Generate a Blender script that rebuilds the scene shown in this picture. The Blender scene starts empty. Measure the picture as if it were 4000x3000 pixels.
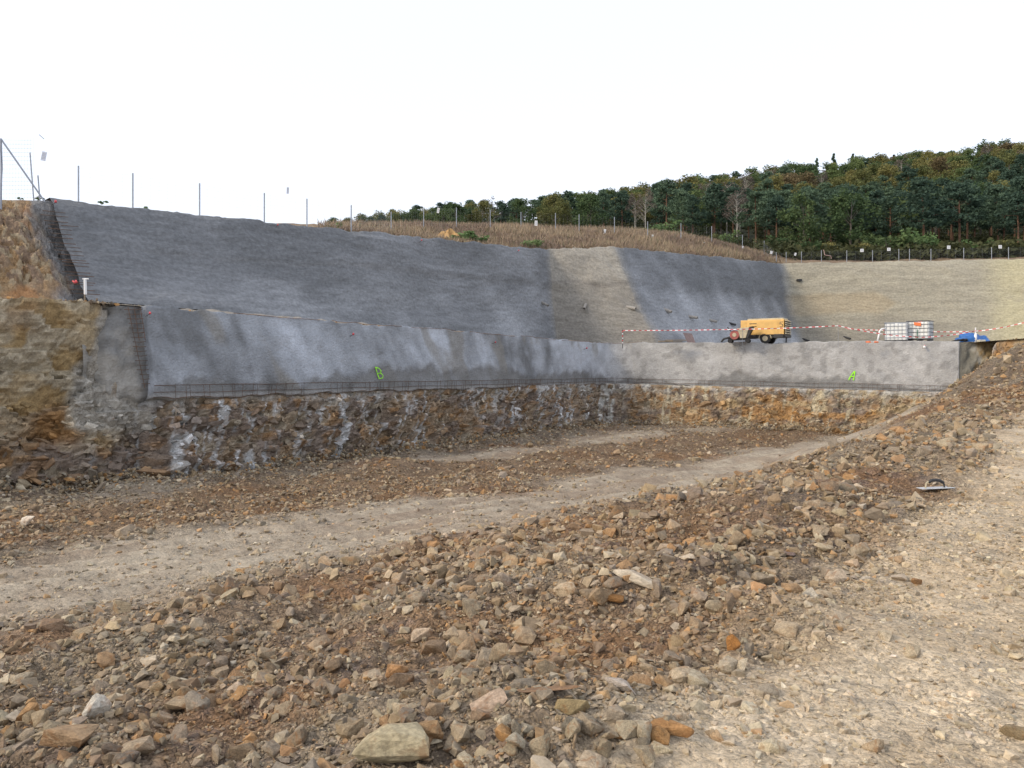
import bpy, bmesh, math, random
import numpy as np
from mathutils import Matrix, Vector
R = math.radians
random.seed(7); rng = np.random.default_rng(7)
scene = bpy.context.scene
C = scene.collection

# ------------------------------------------------------------------ camera, sky, sun, exposure
EYE = 3.2                      # eye height above the pit floor datum (m)
F = 3000.0                     # focal length in photo pixels (photo is 4000 wide)
cam = bpy.data.cameras.new('camera'); cam.sensor_width = 36; cam.lens = 27.0
cam.shift_y = -0.0125; cam.clip_start = 0.05; cam.clip_end = 6000
camo = bpy.data.objects.new('camera', cam); C.objects.link(camo)
camo.location = (0, 0, EYE); camo.rotation_euler = (R(90), 0, 0)
scene.camera = camo

SUN_EL, SUN_AZ = 32.0, -112.0   # azimuth from +Y, clockwise positive: sun off to the left, a little behind
w = bpy.data.worlds.new('World'); scene.world = w; w.use_nodes = True
nt = w.node_tree; nt.nodes.clear()
sky = nt.nodes.new('ShaderNodeTexSky'); sky.sky_type = 'NISHITA'; sky.sun_disc = False
sky.sun_elevation = R(SUN_EL); sky.sun_rotation = R(SUN_AZ); sky.air_density = 1.0; sky.dust_density = 2.5
veil = nt.nodes.new('ShaderNodeMix'); veil.data_type = 'RGBA'; veil.inputs[0].default_value = 0.56
veil.inputs[7].default_value = (9.7, 9.9, 10.7, 1)          # bright thin overcast in front of the blue
bg = nt.nodes.new('ShaderNodeBackground'); bg.inputs[1].default_value = 0.12
wo = nt.nodes.new('ShaderNodeOutputWorld')
nt.links.new(sky.outputs[0], veil.inputs[6]); nt.links.new(veil.outputs[2], bg.inputs[0]); nt.links.new(bg.outputs[0], wo.inputs[0])
sl = bpy.data.lights.new('sun', 'SUN'); sl.energy = 1.45; sl.angle = R(12); sl.color = (1.0, 0.85, 0.64)
so = bpy.data.objects.new('sun', sl); C.objects.link(so)
sd = Vector((math.sin(R(SUN_AZ))*math.cos(R(SUN_EL)), math.cos(R(SUN_AZ))*math.cos(R(SUN_EL)), math.sin(R(SUN_EL))))
so.rotation_euler = sd.to_track_quat('Z', 'Y').to_euler()
vs = scene.view_settings; vs.view_transform = 'Standard'; vs.look = 'None'; vs.gamma = 1; vs.use_curve_mapping = False
vs.exposure = 0.45

# ------------------------------------------------------------------ helpers
def P(px, py, d):
    """photo pixel at a real distance d (m, along +Y) -> world point"""
    return np.array([(px-2000)/F*d, d, EYE+(1450-py)/F*d])

def hsh(ix, iy, iz, seed):
    ix = ix.astype(np.int64); iy = iy.astype(np.int64); iz = iz.astype(np.int64)
    n = (ix*374761393 + iy*668265263 + iz*2147483647 + seed*1274126177) & 0xFFFFFFFF
    n = ((n ^ (n >> 13))*1274126177) & 0xFFFFFFFF
    n = ((n ^ (n >> 16))*2246822519) & 0xFFFFFFFF
    return ((n ^ (n >> 15)) & 0xFFFFFF)/float(0xFFFFFF)
def vnoise(x, y, z=None, seed=0):
    x = np.asarray(x, float); y = np.asarray(y, float)
    z = np.zeros_like(x) if z is None else np.asarray(z, float)
    ix, iy, iz = np.floor(x), np.floor(y), np.floor(z)
    fx, fy, fz = x-ix, y-iy, z-iz
    q = lambda t: t*t*t*(t*(t*6-15)+10)
    ux, uy, uz = q(fx), q(fy), q(fz)
    def c(a, b, d): return hsh(ix+a, iy+b, iz+d, seed)
    def lerp(a, b, t): return a+(b-a)*t
    r0 = lerp(lerp(c(0,0,0), c(1,0,0), ux), lerp(c(0,1,0), c(1,1,0), ux), uy)
    r1 = lerp(lerp(c(0,0,1), c(1,0,1), ux), lerp(c(0,1,1), c(1,1,1), ux), uy)
    return lerp(r0, r1, uz)*2-1
def fbm(x, y, z=None, o=4, seed=0, g=0.5):
    s = 0; a = 1.0; t = 0; f = 1.0
    for i in range(o):
        zz = None if z is None else np.asarray(z)*f+i*3.7
        s = s + a*vnoise(np.asarray(x)*f+i*17.3, np.asarray(y)*f-i*9.1, zz, seed+i); t += a; a *= g; f *= 2.03
    return s/t
def cells(x, y, seed=0):
    """2D voronoi: returns (cell id hash, dist to centre, edge closeness)"""
    ix, iy = np.floor(x), np.floor(y); z0 = np.zeros_like(ix)
    d1 = np.full(x.shape, 9.0); d2 = np.full(x.shape, 9.0); idh = np.zeros(x.shape); cx = np.zeros(x.shape); cy = np.zeros(x.shape)
    for a in (-1, 0, 1):
        for b in (-1, 0, 1):
            jx, jy = ix+a, iy+b
            px = jx+hsh(jx, jy, z0, seed); py = jy+hsh(jx, jy, z0, seed+1)
            d = np.hypot(x-px, y-py); h = hsh(jx, jy, z0, seed+2)
            m = d < d1
            d2 = np.where(m, d1, np.minimum(d2, d)); d1 = np.where(m, d, d1)
            idh = np.where(m, h, idh); cx = np.where(m, px, cx); cy = np.where(m, py, cy)
    return idh, d1, d2-d1, x-cx, y-cy
def sstep(a, b, x):
    t = np.clip((np.asarray(x, float)-a)/(b-a), 0, 1); return t*t*(3-2*t)
def mixc(a, b, t):
    t = np.asarray(t)[..., None]; return a*(1-t)+b*t
def col(*c): return np.array(c, float)

class TPS:
    def __init__(s, pts, lam=1e-3):
        pts = np.asarray(pts, float); s.xy = pts[:, :2]; n = len(pts)
        K = s._k(s.xy); A = np.zeros((n+3, n+3)); A[:n, :n] = K+lam*np.eye(n)*100
        A[:n, n] = 1; A[:n, n+1:] = s.xy; A[n:, :n] = A[:n, n:].T
        s.w = np.linalg.solve(A, np.concatenate([pts[:, 2], [0, 0, 0]]))
    def _k(s, q):
        d2 = ((q[:, None, :]-s.xy[None])**2).sum(-1); return 0.5*d2*np.log(d2+1e-9)
    def __call__(s, X, Y):
        sh = np.shape(X); q = np.stack([np.ravel(X), np.ravel(Y)], 1); out = np.empty(len(q)); n = len(s.xy)
        for i in range(0, len(q), 60000):
            b = q[i:i+60000]; out[i:i+60000] = s._k(b)@s.w[:n]+s.w[n]+b@s.w[n+1:]
        return out.reshape(sh)

def mesh_np(name, V, Fc, mat, parent=None, smooth=False, cols=None, uv=None):
    """V (N,3), Fc (M,k) -> one mesh object"""
    V = np.asarray(V, np.float32); Fc = np.asarray(Fc, np.int32); k = Fc.shape[1]
    me = bpy.data.meshes.new(name); me.vertices.add(len(V)); me.vertices.foreach_set('co', V.ravel())
    me.loops.add(Fc.size); me.loops.foreach_set('vertex_index', Fc.ravel())
    me.polygons.add(len(Fc)); me.polygons.foreach_set('loop_start', np.arange(0, Fc.size, k, dtype=np.int32))
    me.polygons.foreach_set('use_smooth', np.full(len(Fc), smooth))
    me.update(calc_edges=True)
    if cols is not None:
        for n_, a in cols.items():
            ca = me.color_attributes.new(n_, 'FLOAT_COLOR', 'POINT')
            a4 = np.ones((len(V), 4), np.float32); a4[:, :3] = a; ca.data.foreach_set('color', a4.ravel())
    if uv is not None:
        l = me.uv_layers.new(name='UVMap'); l.data.foreach_set('uv', np.asarray(uv, np.float32)[Fc.ravel()].ravel())
    if mat: me.materials.append(mat)
    return link(name, me, parent)
def link(name, me, parent=None):
    o = bpy.data.objects.new(name, me); C.objects.link(o)
    if parent: o.parent = parent
    return o
def empty(name, loc=(0, 0, 0), rz=0):
    o = bpy.data.objects.new(name, None); C.objects.link(o); o.location = [float(v) for v in loc]; o.rotation_euler = (0, 0, rz); o.empty_display_size = .2
    return o
def tag(o, label=None, cat=None, group=None, kind=None):
    if label: o['label'] = label
    if cat: o['category'] = cat
    if group: o['group'] = group
    if kind: o['kind'] = kind
    return o
def grid_faces(nu, nv):
    a = np.arange((nu-1)*(nv-1)); i, j = a//(nv-1), a % (nv-1); v = i*nv+j
    return np.stack([v, v+nv, v+nv+1, v+1], 1)

class MB:
    def __init__(s): s.v = []; s.f = []
    def add(s, V, Fs):
        n = len(s.v); s.v += [tuple(map(float, p)) for p in V]; s.f += [tuple(i+n for i in f) for f in Fs]; return s
    def box(s, c, d, rz=0, rx=0, ry=0):
        M = Matrix.Rotation(rz, 3, 'Z')@Matrix.Rotation(ry, 3, 'Y')@Matrix.Rotation(rx, 3, 'X')
        V = [M@Vector((x*d[0]/2, y*d[1]/2, z*d[2]/2))+Vector(c) for x in (-1, 1) for y in (-1, 1) for z in (-1, 1)]
        return s.add(V, [(0, 1, 3, 2), (4, 6, 7, 5), (0, 4, 5, 1), (2, 3, 7, 6), (0, 2, 6, 4), (1, 5, 7, 3)])
    def tube(s, pts, r, n=6, cap=True):
        pts = [Vector([float(q) for q in p]) for p in pts]; rs = r if hasattr(r, '__len__') else [r]*len(pts); rings = []
        for i, p in enumerate(pts):
            t = (pts[min(i+1, len(pts)-1)]-pts[max(i-1, 0)]).normalized()
            u = t.cross(Vector((0, 0, 1)));
            if u.length < 1e-3: u = t.cross(Vector((0, 1, 0)))
            u.normalize(); v = t.cross(u)
            rings.append([p+(u*math.cos(2*math.pi*k/n)+v*math.sin(2*math.pi*k/n))*rs[i] for k in range(n)])
        V = [q for rg in rings for q in rg]; Fs = []
        for i in range(len(rings)-1):
            for k in range(n): Fs.append((i*n+k, i*n+(k+1) % n, (i+1)*n+(k+1) % n, (i+1)*n+k))
        if cap: Fs += [tuple(range(n))[::-1], tuple((len(rings)-1)*n+k for k in range(n))]
        return s.add(V, Fs)
    def prism(s, poly, y0, y1):
        """poly in (x,z), extruded along y"""
        n = len(poly); V = [(x, y0, z) for x, z in poly]+[(x, y1, z) for x, z in poly]
        Fs = [tuple(range(n)), tuple(range(2*n-1, n-1, -1))]+[(k, k+n, (k+1) % n+n, (k+1) % n) for k in range(n)]
        return s.add(V, Fs)
    def build(s, name, mat, parent=None, smooth=False, bevel=0):
        me = bpy.data.meshes.new(name); me.from_pydata(s.v, [], s.f)
        bm = bmesh.new(); bm.from_mesh(me); bmesh.ops.recalc_face_normals(bm, faces=bm.faces)
        if bevel: bmesh.ops.bevel(bm, geom=bm.edges[:], offset=bevel, segments=2, affect='EDGES', profile=.5)
        bm.to_mesh(me); bm.free()
        if smooth: me.polygons.foreach_set('use_smooth', [True]*len(me.polygons))
        if mat: me.materials.append(mat)
        return link(name, me, parent)

# ------------------------------------------------------------------ materials
def newmat(name):
    m = bpy.data.materials.new(name); m.use_nodes = True; t = m.node_tree
    return m, t, t.nodes['Principled BSDF']
def node(t, typ, **kw):
    n = t.nodes.new(typ)
    for k, v in kw.items(): setattr(n, k, v)
    return n
def plain(name, c, rough=.6, metal=0, var=.12, scale=6, dirt=None):
    """painted / plastic / metal thing with slight grime variation"""
    m, t, b = newmat(name); b.inputs['Roughness'].default_value = rough; b.inputs['Metallic'].default_value = metal
    tc = node(t, 'ShaderNodeTexCoord'); nz = node(t, 'ShaderNodeTexNoise'); nz.inputs['Scale'].default_value = scale; nz.inputs['Detail'].default_value = 6
    rp = node(t, 'ShaderNodeValToRGB'); rp.color_ramp.elements[0].position = .35; rp.color_ramp.elements[1].position = .7
    d = dirt or [v*(1-var*2) for v in c]
    rp.color_ramp.elements[0].color = (*d, 1); rp.color_ramp.elements[1].color = (*c, 1)
    t.links.new(tc.outputs['Object'], nz.inputs['Vector']); t.links.new(nz.outputs['Fac'], rp.inputs[0]); t.links.new(rp.outputs[0], b.inputs['Base Color'])
    return m
def attr_mat(name, rough=.9, n1=(9, .35), n2=(60, .3), bump=(40, .03), bump2=None, uv=False, stretch=None, spec=.3):
    """colour comes from the Col attribute (the surface's own colour), fine grain and relief from noise"""
    m, t, b = newmat(name); b.inputs['Roughness'].default_value = rough; b.inputs['Specular IOR Level'].default_value = spec
    a = node(t, 'ShaderNodeAttribute', attribute_name='Col'); tc = node(t, 'ShaderNodeTexCoord'); vec = tc.outputs['UV' if uv else 'Object']
    if stretch:
        mp = node(t, 'ShaderNodeMapping'); mp.inputs['Scale'].default_value = stretch; t.links.new(vec, mp.inputs[0]); svec = mp.outputs[0]
    else: svec = vec
    prev = a.outputs['Color']
    for (sc, am), vv in ((n1, svec), (n2, vec)):
        nz = node(t, 'ShaderNodeTexNoise'); nz.inputs['Scale'].default_value = sc; nz.inputs['Detail'].default_value = 5; nz.inputs['Roughness'].default_value = .65
        t.links.new(vv, nz.inputs['Vector'])
        mr = node(t, 'ShaderNodeMapRange'); mr.inputs[1].default_value = .3; mr.inputs[2].default_value = .7; mr.inputs[3].default_value = 1-am; mr.inputs[4].default_value = 1+am
        t.links.new(nz.outputs['Fac'], mr.inputs[0])
        mx = node(t, 'ShaderNodeMix', data_type='RGBA', blend_type='MULTIPLY'); mx.inputs[0].default_value = 1
        t.links.new(prev, mx.inputs[6]); t.links.new(mr.outputs[0], mx.inputs[7]); prev = mx.outputs[2]
    t.links.new(prev, b.inputs['Base Color'])
    nb = node(t, 'ShaderNodeTexNoise'); nb.inputs['Scale'].default_value = bump[0]; nb.inputs['Detail'].default_value = 8; nb.inputs['Roughness'].default_value = .7
    t.links.new(svec, nb.inputs['Vector'])
    bp = node(t, 'ShaderNodeBump'); bp.inputs['Distance'].default_value = bump[1]; bp.inputs['Strength'].default_value = 1
    t.links.new(nb.outputs['Fac'], bp.inputs['Height']); t.links.new(bp.outputs[0], b.inputs['Normal'])
    if bump2:
        n2_ = node(t, 'ShaderNodeTexNoise'); n2_.inputs['Scale'].default_value = bump2[0]; n2_.inputs['Detail'].default_value = 3
        t.links.new(vec, n2_.inputs['Vector'])
        b2 = node(t, 'ShaderNodeBump'); b2.inputs['Distance'].default_value = bump2[1]; t.links.new(n2_.outputs['Fac'], b2.inputs['Height'])
        t.links.new(bp.outputs[0], b2.inputs['Normal']); t.links.new(b2.outputs[0], b.inputs['Normal'])
    return m
M_ground = attr_mat('broken_rock_dirt', n1=(3, .2), n2=(38, .22), bump=(26, .018), bump2=(90, .006))
def pebbles(m, sizes):
    t = m.node_tree; b = t.nodes['Principled BSDF']; tc = node(t, 'ShaderNodeTexCoord'); prev = b.inputs['Base Color'].links[0].from_socket; nrm = b.inputs['Normal'].links[0].from_socket
    nz = node(t, 'ShaderNodeTexNoise'); nz.inputs['Scale'].default_value = 7; va = node(t, 'ShaderNodeVectorMath', operation='MULTIPLY_ADD'); va.inputs[1].default_value = (.10, .10, .10)
    t.links.new(tc.outputs['Object'], nz.inputs[0]); t.links.new(nz.outputs['Color'], va.inputs[0]); t.links.new(tc.outputs['Object'], va.inputs[2])
    pa = node(t, 'ShaderNodeAttribute', attribute_name='Peb')
    for sc, am, dist in sizes:
        vo = node(t, 'ShaderNodeTexVoronoi'); vo.inputs['Scale'].default_value = sc; vo.inputs['Randomness'].default_value = 1; t.links.new(va.outputs[0], vo.inputs['Vector'])
        sx = node(t, 'ShaderNodeSeparateColor'); t.links.new(vo.outputs['Color'], sx.inputs[0])
        mr = node(t, 'ShaderNodeMapRange'); mr.inputs[3].default_value = 1-am; mr.inputs[4].default_value = 1+am; t.links.new(sx.outputs[0], mr.inputs[0])
        mx = node(t, 'ShaderNodeMix', data_type='RGBA', blend_type='MULTIPLY'); t.links.new(pa.outputs['Fac'], mx.inputs[0]); t.links.new(prev, mx.inputs[6]); t.links.new(mr.outputs[0], mx.inputs[7]); prev = mx.outputs[2]
        sb = node(t, 'ShaderNodeMath', operation='SUBTRACT'); t.links.new(sx.outputs[1], sb.inputs[0]); t.links.new(vo.outputs['Distance'], sb.inputs[1])
        bp = node(t, 'ShaderNodeBump'); bp.inputs['Distance'].default_value = dist; t.links.new(pa.outputs['Fac'], bp.inputs['Strength']); t.links.new(sb.outputs[0], bp.inputs['Height']); t.links.new(nrm, bp.inputs['Normal']); nrm = bp.outputs[0]
    t.links.new(prev, b.inputs['Base Color']); t.links.new(nrm, b.inputs['Normal'])
pebbles(M_ground, ((11, .20, .035), (27, .26, .022), (62, .28, .010)))
M_stone = attr_mat('stone', n1=(7, .3), n2=(45, .25), bump=(30, .012))
M_rock = attr_mat('rock_face', n1=(4, .35), n2=(22, .3), bump=(9, .05))
M_shot = attr_mat('shotcrete', n1=(1.6, .16), n2=(6, .24), bump=(1.5, .12), bump2=(7, .035), uv=True, stretch=(1, 3.0, 1))
M_shot2 = attr_mat('shotcrete_smooth', n1=(1.3, .13), n2=(10, .14), bump=(3.5, .05), bump2=(14, .025), uv=True)
M_hill = attr_mat('hillside_soil', n1=(.6, .3), n2=(5, .3), bump=(3, .1))

def leafmat(name, c1, c2):
    m, t, b = newmat(name); b.inputs['Roughness'].default_value = .8; b.inputs['Specular IOR Level'].default_value = .2
    oi = node(t, 'ShaderNodeObjectInfo'); tc = node(t, 'ShaderNodeTexCoord')
    nz = node(t, 'ShaderNodeTexNoise'); nz.inputs['Scale'].default_value = .9; nz.inputs['Detail'].default_value = 4
    t.links.new(tc.outputs['Object'], nz.inputs[0])
    ad = node(t, 'ShaderNodeMath', operation='ADD'); mr = node(t, 'ShaderNodeMath', operation='MULTIPLY_ADD')
    mr.inputs[1].default_value = .7; mr.inputs[2].default_value = -.35
    t.links.new(oi.outputs['Random'], mr.inputs[0]); t.links.new(nz.outputs['Fac'], ad.inputs[0]); t.links.new(mr.outputs[0], ad.inputs[1])
    rp = node(t, 'ShaderNodeValToRGB'); rp.color_ramp.elements[0].position = .3; rp.color_ramp.elements[1].position = .75
    rp.color_ramp.elements[0].color = (*c1, 1); rp.color_ramp.elements[1].color = (*c2, 1)
    t.links.new(ad.outputs[0], rp.inputs[0]); t.links.new(rp.outputs[0], b.inputs['Base Color'])
    tr = node(t, 'ShaderNodeBsdfTranslucent'); ms = node(t, 'ShaderNodeMixShader'); ms.inputs[0].default_value = .25
    t.links.new(rp.outputs[0], tr.inputs[0]); t.links.new(b.outputs[0], ms.inputs[1]); t.links.new(tr.outputs[0], ms.inputs[2])
    t.links.new(ms.outputs[0], t.nodes['Material Output'].inputs[0])
    return m
L_pine = leafmat('pine_needles', (.052, .088, .062), (.105, .158, .098))
L_green = leafmat('broad_leaves', (.065, .105, .045), (.125, .165, .062))
L_olive = leafmat('turning_leaves', (.115, .130, .048), (.195, .180, .065))
L_russet = leafmat('russet_leaves', (.145, .115, .06), (.20, .155, .085))
L_grey = leafmat('bare_twigs', (.12, .10, .085), (.17, .145, .115))
L_weed = leafmat('weed_leaves', (.11, .18, .07), (.20, .27, .12))
M_bark = plain('pine_bark', (.17, .095, .06), .9, var=.2, scale=3)
M_bark2 = plain('grey_bark', (.16, .14, .12), .9, var=.2, scale=3)
M_birch = plain('birch_bark', (.46, .43, .38), .8, var=.25, scale=3)
def objcol_mat(name):
    m, t, b = newmat(name); b.inputs['Roughness'].default_value = .85; b.inputs['Specular IOR Level'].default_value = .3
    oi = node(t, 'ShaderNodeObjectInfo'); tc = node(t, 'ShaderNodeTexCoord'); prev = oi.outputs['Color']
    for sc, am in ((2.5, .35), (11, .3)):
        nz = node(t, 'ShaderNodeTexNoise'); nz.inputs['Scale'].default_value = sc; nz.inputs['Detail'].default_value = 6; nz.inputs['Roughness'].default_value = .7
        t.links.new(tc.outputs['Object'], nz.inputs[0])
        mr = node(t, 'ShaderNodeMapRange'); mr.inputs[1].default_value = .3; mr.inputs[2].default_value = .7; mr.inputs[3].default_value = 1-am; mr.inputs[4].default_value = 1+am
        t.links.new(nz.outputs['Fac'], mr.inputs[0])
        mx = node(t, 'ShaderNodeMix', data_type='RGBA', blend_type='MULTIPLY'); mx.inputs[0].default_value = 1
        t.links.new(prev, mx.inputs[6]); t.links.new(mr.outputs[0], mx.inputs[7]); prev = mx.outputs[2]
    # rusty iron staining in irregular patches
    nz = node(t, 'ShaderNodeTexNoise'); nz.inputs['Scale'].default_value = 1.7; nz.inputs['Detail'].default_value = 5; nz.inputs['Distortion'].default_value = .8
    va = node(t, 'ShaderNodeVectorMath', operation='ADD'); t.links.new(tc.outputs['Object'], va.inputs[0]); t.links.new(oi.outputs['Random'], va.inputs[1]); t.links.new(va.outputs[0], nz.inputs[0])
    rp = node(t, 'ShaderNodeMapRange'); rp.inputs[1].default_value = .52; rp.inputs[2].default_value = .68; rp.inputs[4].default_value = .55
    t.links.new(nz.outputs['Fac'], rp.inputs[0])
    mx = node(t, 'ShaderNodeMix', data_type='RGBA'); mx.inputs[7].default_value = (.25, .12, .045, 1)
    t.links.new(rp.outputs[0], mx.inputs[0]); t.links.new(prev, mx.inputs[6]); t.links.new(mx.outputs[2], b.inputs['Base Color'])
    nb = node(t, 'ShaderNodeTexNoise'); nb.inputs['Scale'].default_value = 7; nb.inputs['Detail'].default_value = 9; nb.inputs['Roughness'].default_value = .7
    bp = node(t, 'ShaderNodeBump'); bp.inputs['Distance'].default_value = .012
    t.links.new(tc.outputs['Object'], nb.inputs[0]); t.links.new(nb.outputs['Fac'], bp.inputs['Height']); t.links.new(bp.outputs[0], b.inputs['Normal'])
    return m
M_loose = objcol_mat('loose_rock')
M_steel = plain('galvanised_steel', (.34, .37, .42), .5, .3)
M_rebar = plain('rusty_rebar', (.085, .07, .06), .8, .2, dirt=(.14, .075, .04), scale=3)
M_pvc = plain('grey_pvc_pipe', (.33, .31, .28), .5, scale=9)
M_black = plain('black_rubber', (.018, .018, .02), .7)
M_dark = plain('dark_steel', (.05, .05, .052), .6, .3)
M_white = plain('white_plastic', (.8, .8, .8), .45, var=.04)
M_red = plain('red_tape', (.66, .09, .10), .5, var=.1)
M_orange = plain('orange_plastic', (.8, .19, .05), .5, var=.08)
M_yellow = plain('yellow_paint', (.76, .47, .15), .45, var=.09, scale=3)
M_cream = plain('cream_paint', (.55, .48, .33), .55, var=.12)
M_blue = plain('blue_tarpaulin', (.035, .16, .48), .4, var=.14, scale=3)
M_tank = plain('tank_plastic', (.78, .80, .80), .4, var=.05, scale=3, dirt=(.68, .69, .66))
M_wood = plain('weathered_timber', (.30, .25, .19), .85, var=.2, scale=5)
M_green = plain('fluorescent_green_paint', (.36, .95, .02), .6, var=.06, scale=12)
M_sheet = plain('brown_board', (.20, .14, .13), .8, var=.15)

# ------------------------------------------------------------------ plan of the cutting (all points: pixel + real distance)
# lower shotcrete wall: top and foot lines; upper slope: foot and crest; rock face: top and toe
LOW_T = [P(560, 1197, 22.9), P(2360, 1341, 49.4), P(3745, 1336, 42.7)]
LOW_B = [P(590, 1560, 22.5), P(2340, 1500, 49.0), P(3745, 1538, 42.1)]
UP_B = [P(-900, 1130, 17.8), P(0, 1165, 22.1), P(345, 1178, 23.7), P(2165, 1336, 51.0), P(2575, 1350, 49.6), P(3140, 1378, 73), P(4000, 1372, 66), P(4900, 1366, 58)]
UP_C = [P(-900, 700, 19.5), P(-150, 775, 24.4), P(190, 785, 26.1), P(2140, 977, 53.0), P(2400, 966, 53.3), P(3055, 1031, 77), P(4000, 1012, 71), P(4900, 1000, 63)]

def resample(pts, step):
    """dense polyline through pts; returns positions, arc length and fractional index"""
    pts = np.array(pts); out = []; arc = []; idx = []; L = 0
    for i in range(len(pts)-1):
        d = np.linalg.norm(pts[i+1]-pts[i]); n = max(2, int(d/step))
        t = np.arange(n)/n
        out.append(pts[i]+(pts[i+1]-pts[i])*t[:, None]); arc.append(L+d*t); idx.append(i+t); L += d
    out.append(pts[-1:]); arc.append([L]); idx.append([len(pts)-1])
    return np.concatenate(out), np.concatenate(arc), np.concatenate(idx)
def at_idx(pts, idx):
    pts = np.array(pts); i = np.clip(idx.astype(int), 0, len(pts)-2); t = idx-i
    return pts[i]*(1-t)[:, None]+pts[i+1]*t[:, None]
def soft(Pn, k, it):
    """round the corners of a dense polyline"""
    Pn = Pn.copy()
    for _ in range(it): Pn[1:-1] = Pn[1:-1]*(1-k)+.5*k*(Pn[:-2]+Pn[2:])
    return Pn
def loft(bot, top, nv, bulge=0):
    v = np.linspace(0, 1, nv)
    G = bot[:, None, :]*(1-v)[None, :, None]+top[:, None, :]*v[None, :, None]
    tu = np.gradient(G, axis=0); tv = np.gradient(G, axis=1)
    n = np.cross(tu, tv); n /= np.linalg.norm(n, axis=2, keepdims=True)+1e-9
    return G, n, v

# ------------------------------------------------------------------ ground of the pit
gp = [P(*a) for a in [
 (4000,3000,3.0),(3000,3000,3.05),(2000,3000,3.2),(1000,3000,3.35),(0,3000,3.5),(4000,2400,4.85),(3300,2300,5.5),(4000,1900,9.5),(3650,1905,9.3),(4000,1750,13.6),(4000,1645,18.6),
 (2800,2500,4.6),(2000,2500,4.9),(1000,2500,5.5),(0,2500,6.3),(2600,2200,6.5),(2000,2200,7.5),(1000,2200,10),(0,2250,10.5),(500,2350,8.2),
 (2500,2000,11.2),(2000,2000,14.2),(1000,2000,17),(0,2000,17),(1500,2100,12.4),
 (3100,1995,7.7),(3250,1900,9),(3400,1805,11),(3530,1715,14.2),(3650,1655,18.7),(3800,1555,24),(3905,1465,27),(4005,1345,29),
 (2700,1930,16.4),(2900,1930,11.5),(3000,1850,20),(3150,1800,24),(3000,1834,25),(2500,1834,25),(2000,1834,25),(1500,1834,25),(3000,1770,30),(3300,1735,33),(3400,1717,36),(3500,1690,39.5),
 (2700,1717,36),(2000,1717,36),(2400,1668,45),(3000,1674,43),(3600,1672,41.5),(3700,1650,40.5),(400,1872,22),(1000,1815,26.5),(0,1910,20.5)]]
gp += [np.array([x, y, z+EYE]) for x, y, z in [(0,-8,-1.6),(10,-8,-1.5),(-10,-8,-2.2),(12,5,-1.5),(20,12,-1.3),(25,16,-1.0),(26,25,.8),(27,31,1.7),(-15,5,-2.8),(-15,14,-3.1),(-26,10,-3.1),(-8,3,-2.4),(-4,.5,-1.9),(5,.5,-1.55)]]
g_tps = TPS(gp)
def road(X, Y): return .746*X-.666*Y, .666*X+.746*Y        # across / along the haul track
def masks(X, Y):
    p, q = road(X, Y); wob = fbm(X*.35, Y*.35, o=3, seed=5)*1.5; pw = p+wob
    ramp = sstep(-.45, .45, p+wob*.45+1.45+.14*np.clip(Y-3, -2, 14))
    mound = sstep(-1.6, .4, g_tps(X, Y)-EYE+.35)*sstep(17, 22, Y)
    ramp = ramp*(1-mound)
    track = sstep(-14.8, -13.2, pw)*(1-sstep(-9.2, -6.6, pw-1.0*(1-sstep(0, 9, q))))
    track2 = sstep(-22.5, -21.3, pw)*(1-sstep(-19.8, -18.9, pw))*sstep(-.35, .2, fbm(X*.2, Y*.2, o=2, seed=8)+.05*(q-18)/5)
    return ramp, np.clip(track+track2*.8, 0, 1), mound, p, q
def ground_z(X, Y, detail=True):
    z = g_tps(X, Y)
    far = sstep(52, 70, Y); z = np.clip(z, -.7, 6)*(1-far)+(-.6)*far
    if not detail: return z
    ramp, track, mound, p, q = masks(X, Y)
    rough = np.clip(1-.8*np.maximum(ramp, track), .2, 1)
    z = z+rough*(.17*fbm(X*.8, Y*.8, o=3, seed=11)+.10*fbm(X*2.6, Y*2.6, o=3, seed=12)+.045*fbm(X*9, Y*9, o=3, seed=13))
    z = z+(1-rough)*.012*fbm(X*16, Y*16, o=2, seed=15)
    # caterpillar ruts along the haul track
    z = z+track*(.06*np.sin(p*5.1+fbm(q*.3, p*.2, o=2, seed=3)*2.2)+.03*fbm(p*2.4, q*.5, o=3, seed=16))
    # slight heaps of spoil
    for hx, hy, hr, hh in ((1.55, 5.0, .55, .16), (1.9, 4.6, .5, .10), (-4, 25, 1.8, .25), (.3, 3.5, .6, .10)):
        z = z+hh*np.exp(-((X-hx)**2+(Y-hy)**2)/hr**2)
    return z
yr = np.concatenate([np.linspace(-7, 2.2, 26)[:-1], 2.2*np.power(62/2.2, np.linspace(0, 1, 700)), [75, 110, 200, 500, 1500, 4000]])
uu = np.linspace(-1, 1, 540)
Yg = np.repeat(yr[:, None], 540, 1); Xg = uu[None, :]*(.92*np.maximum(yr, 0)[:, None]+6.5)
Zg = ground_z(Xg, Yg)
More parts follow.
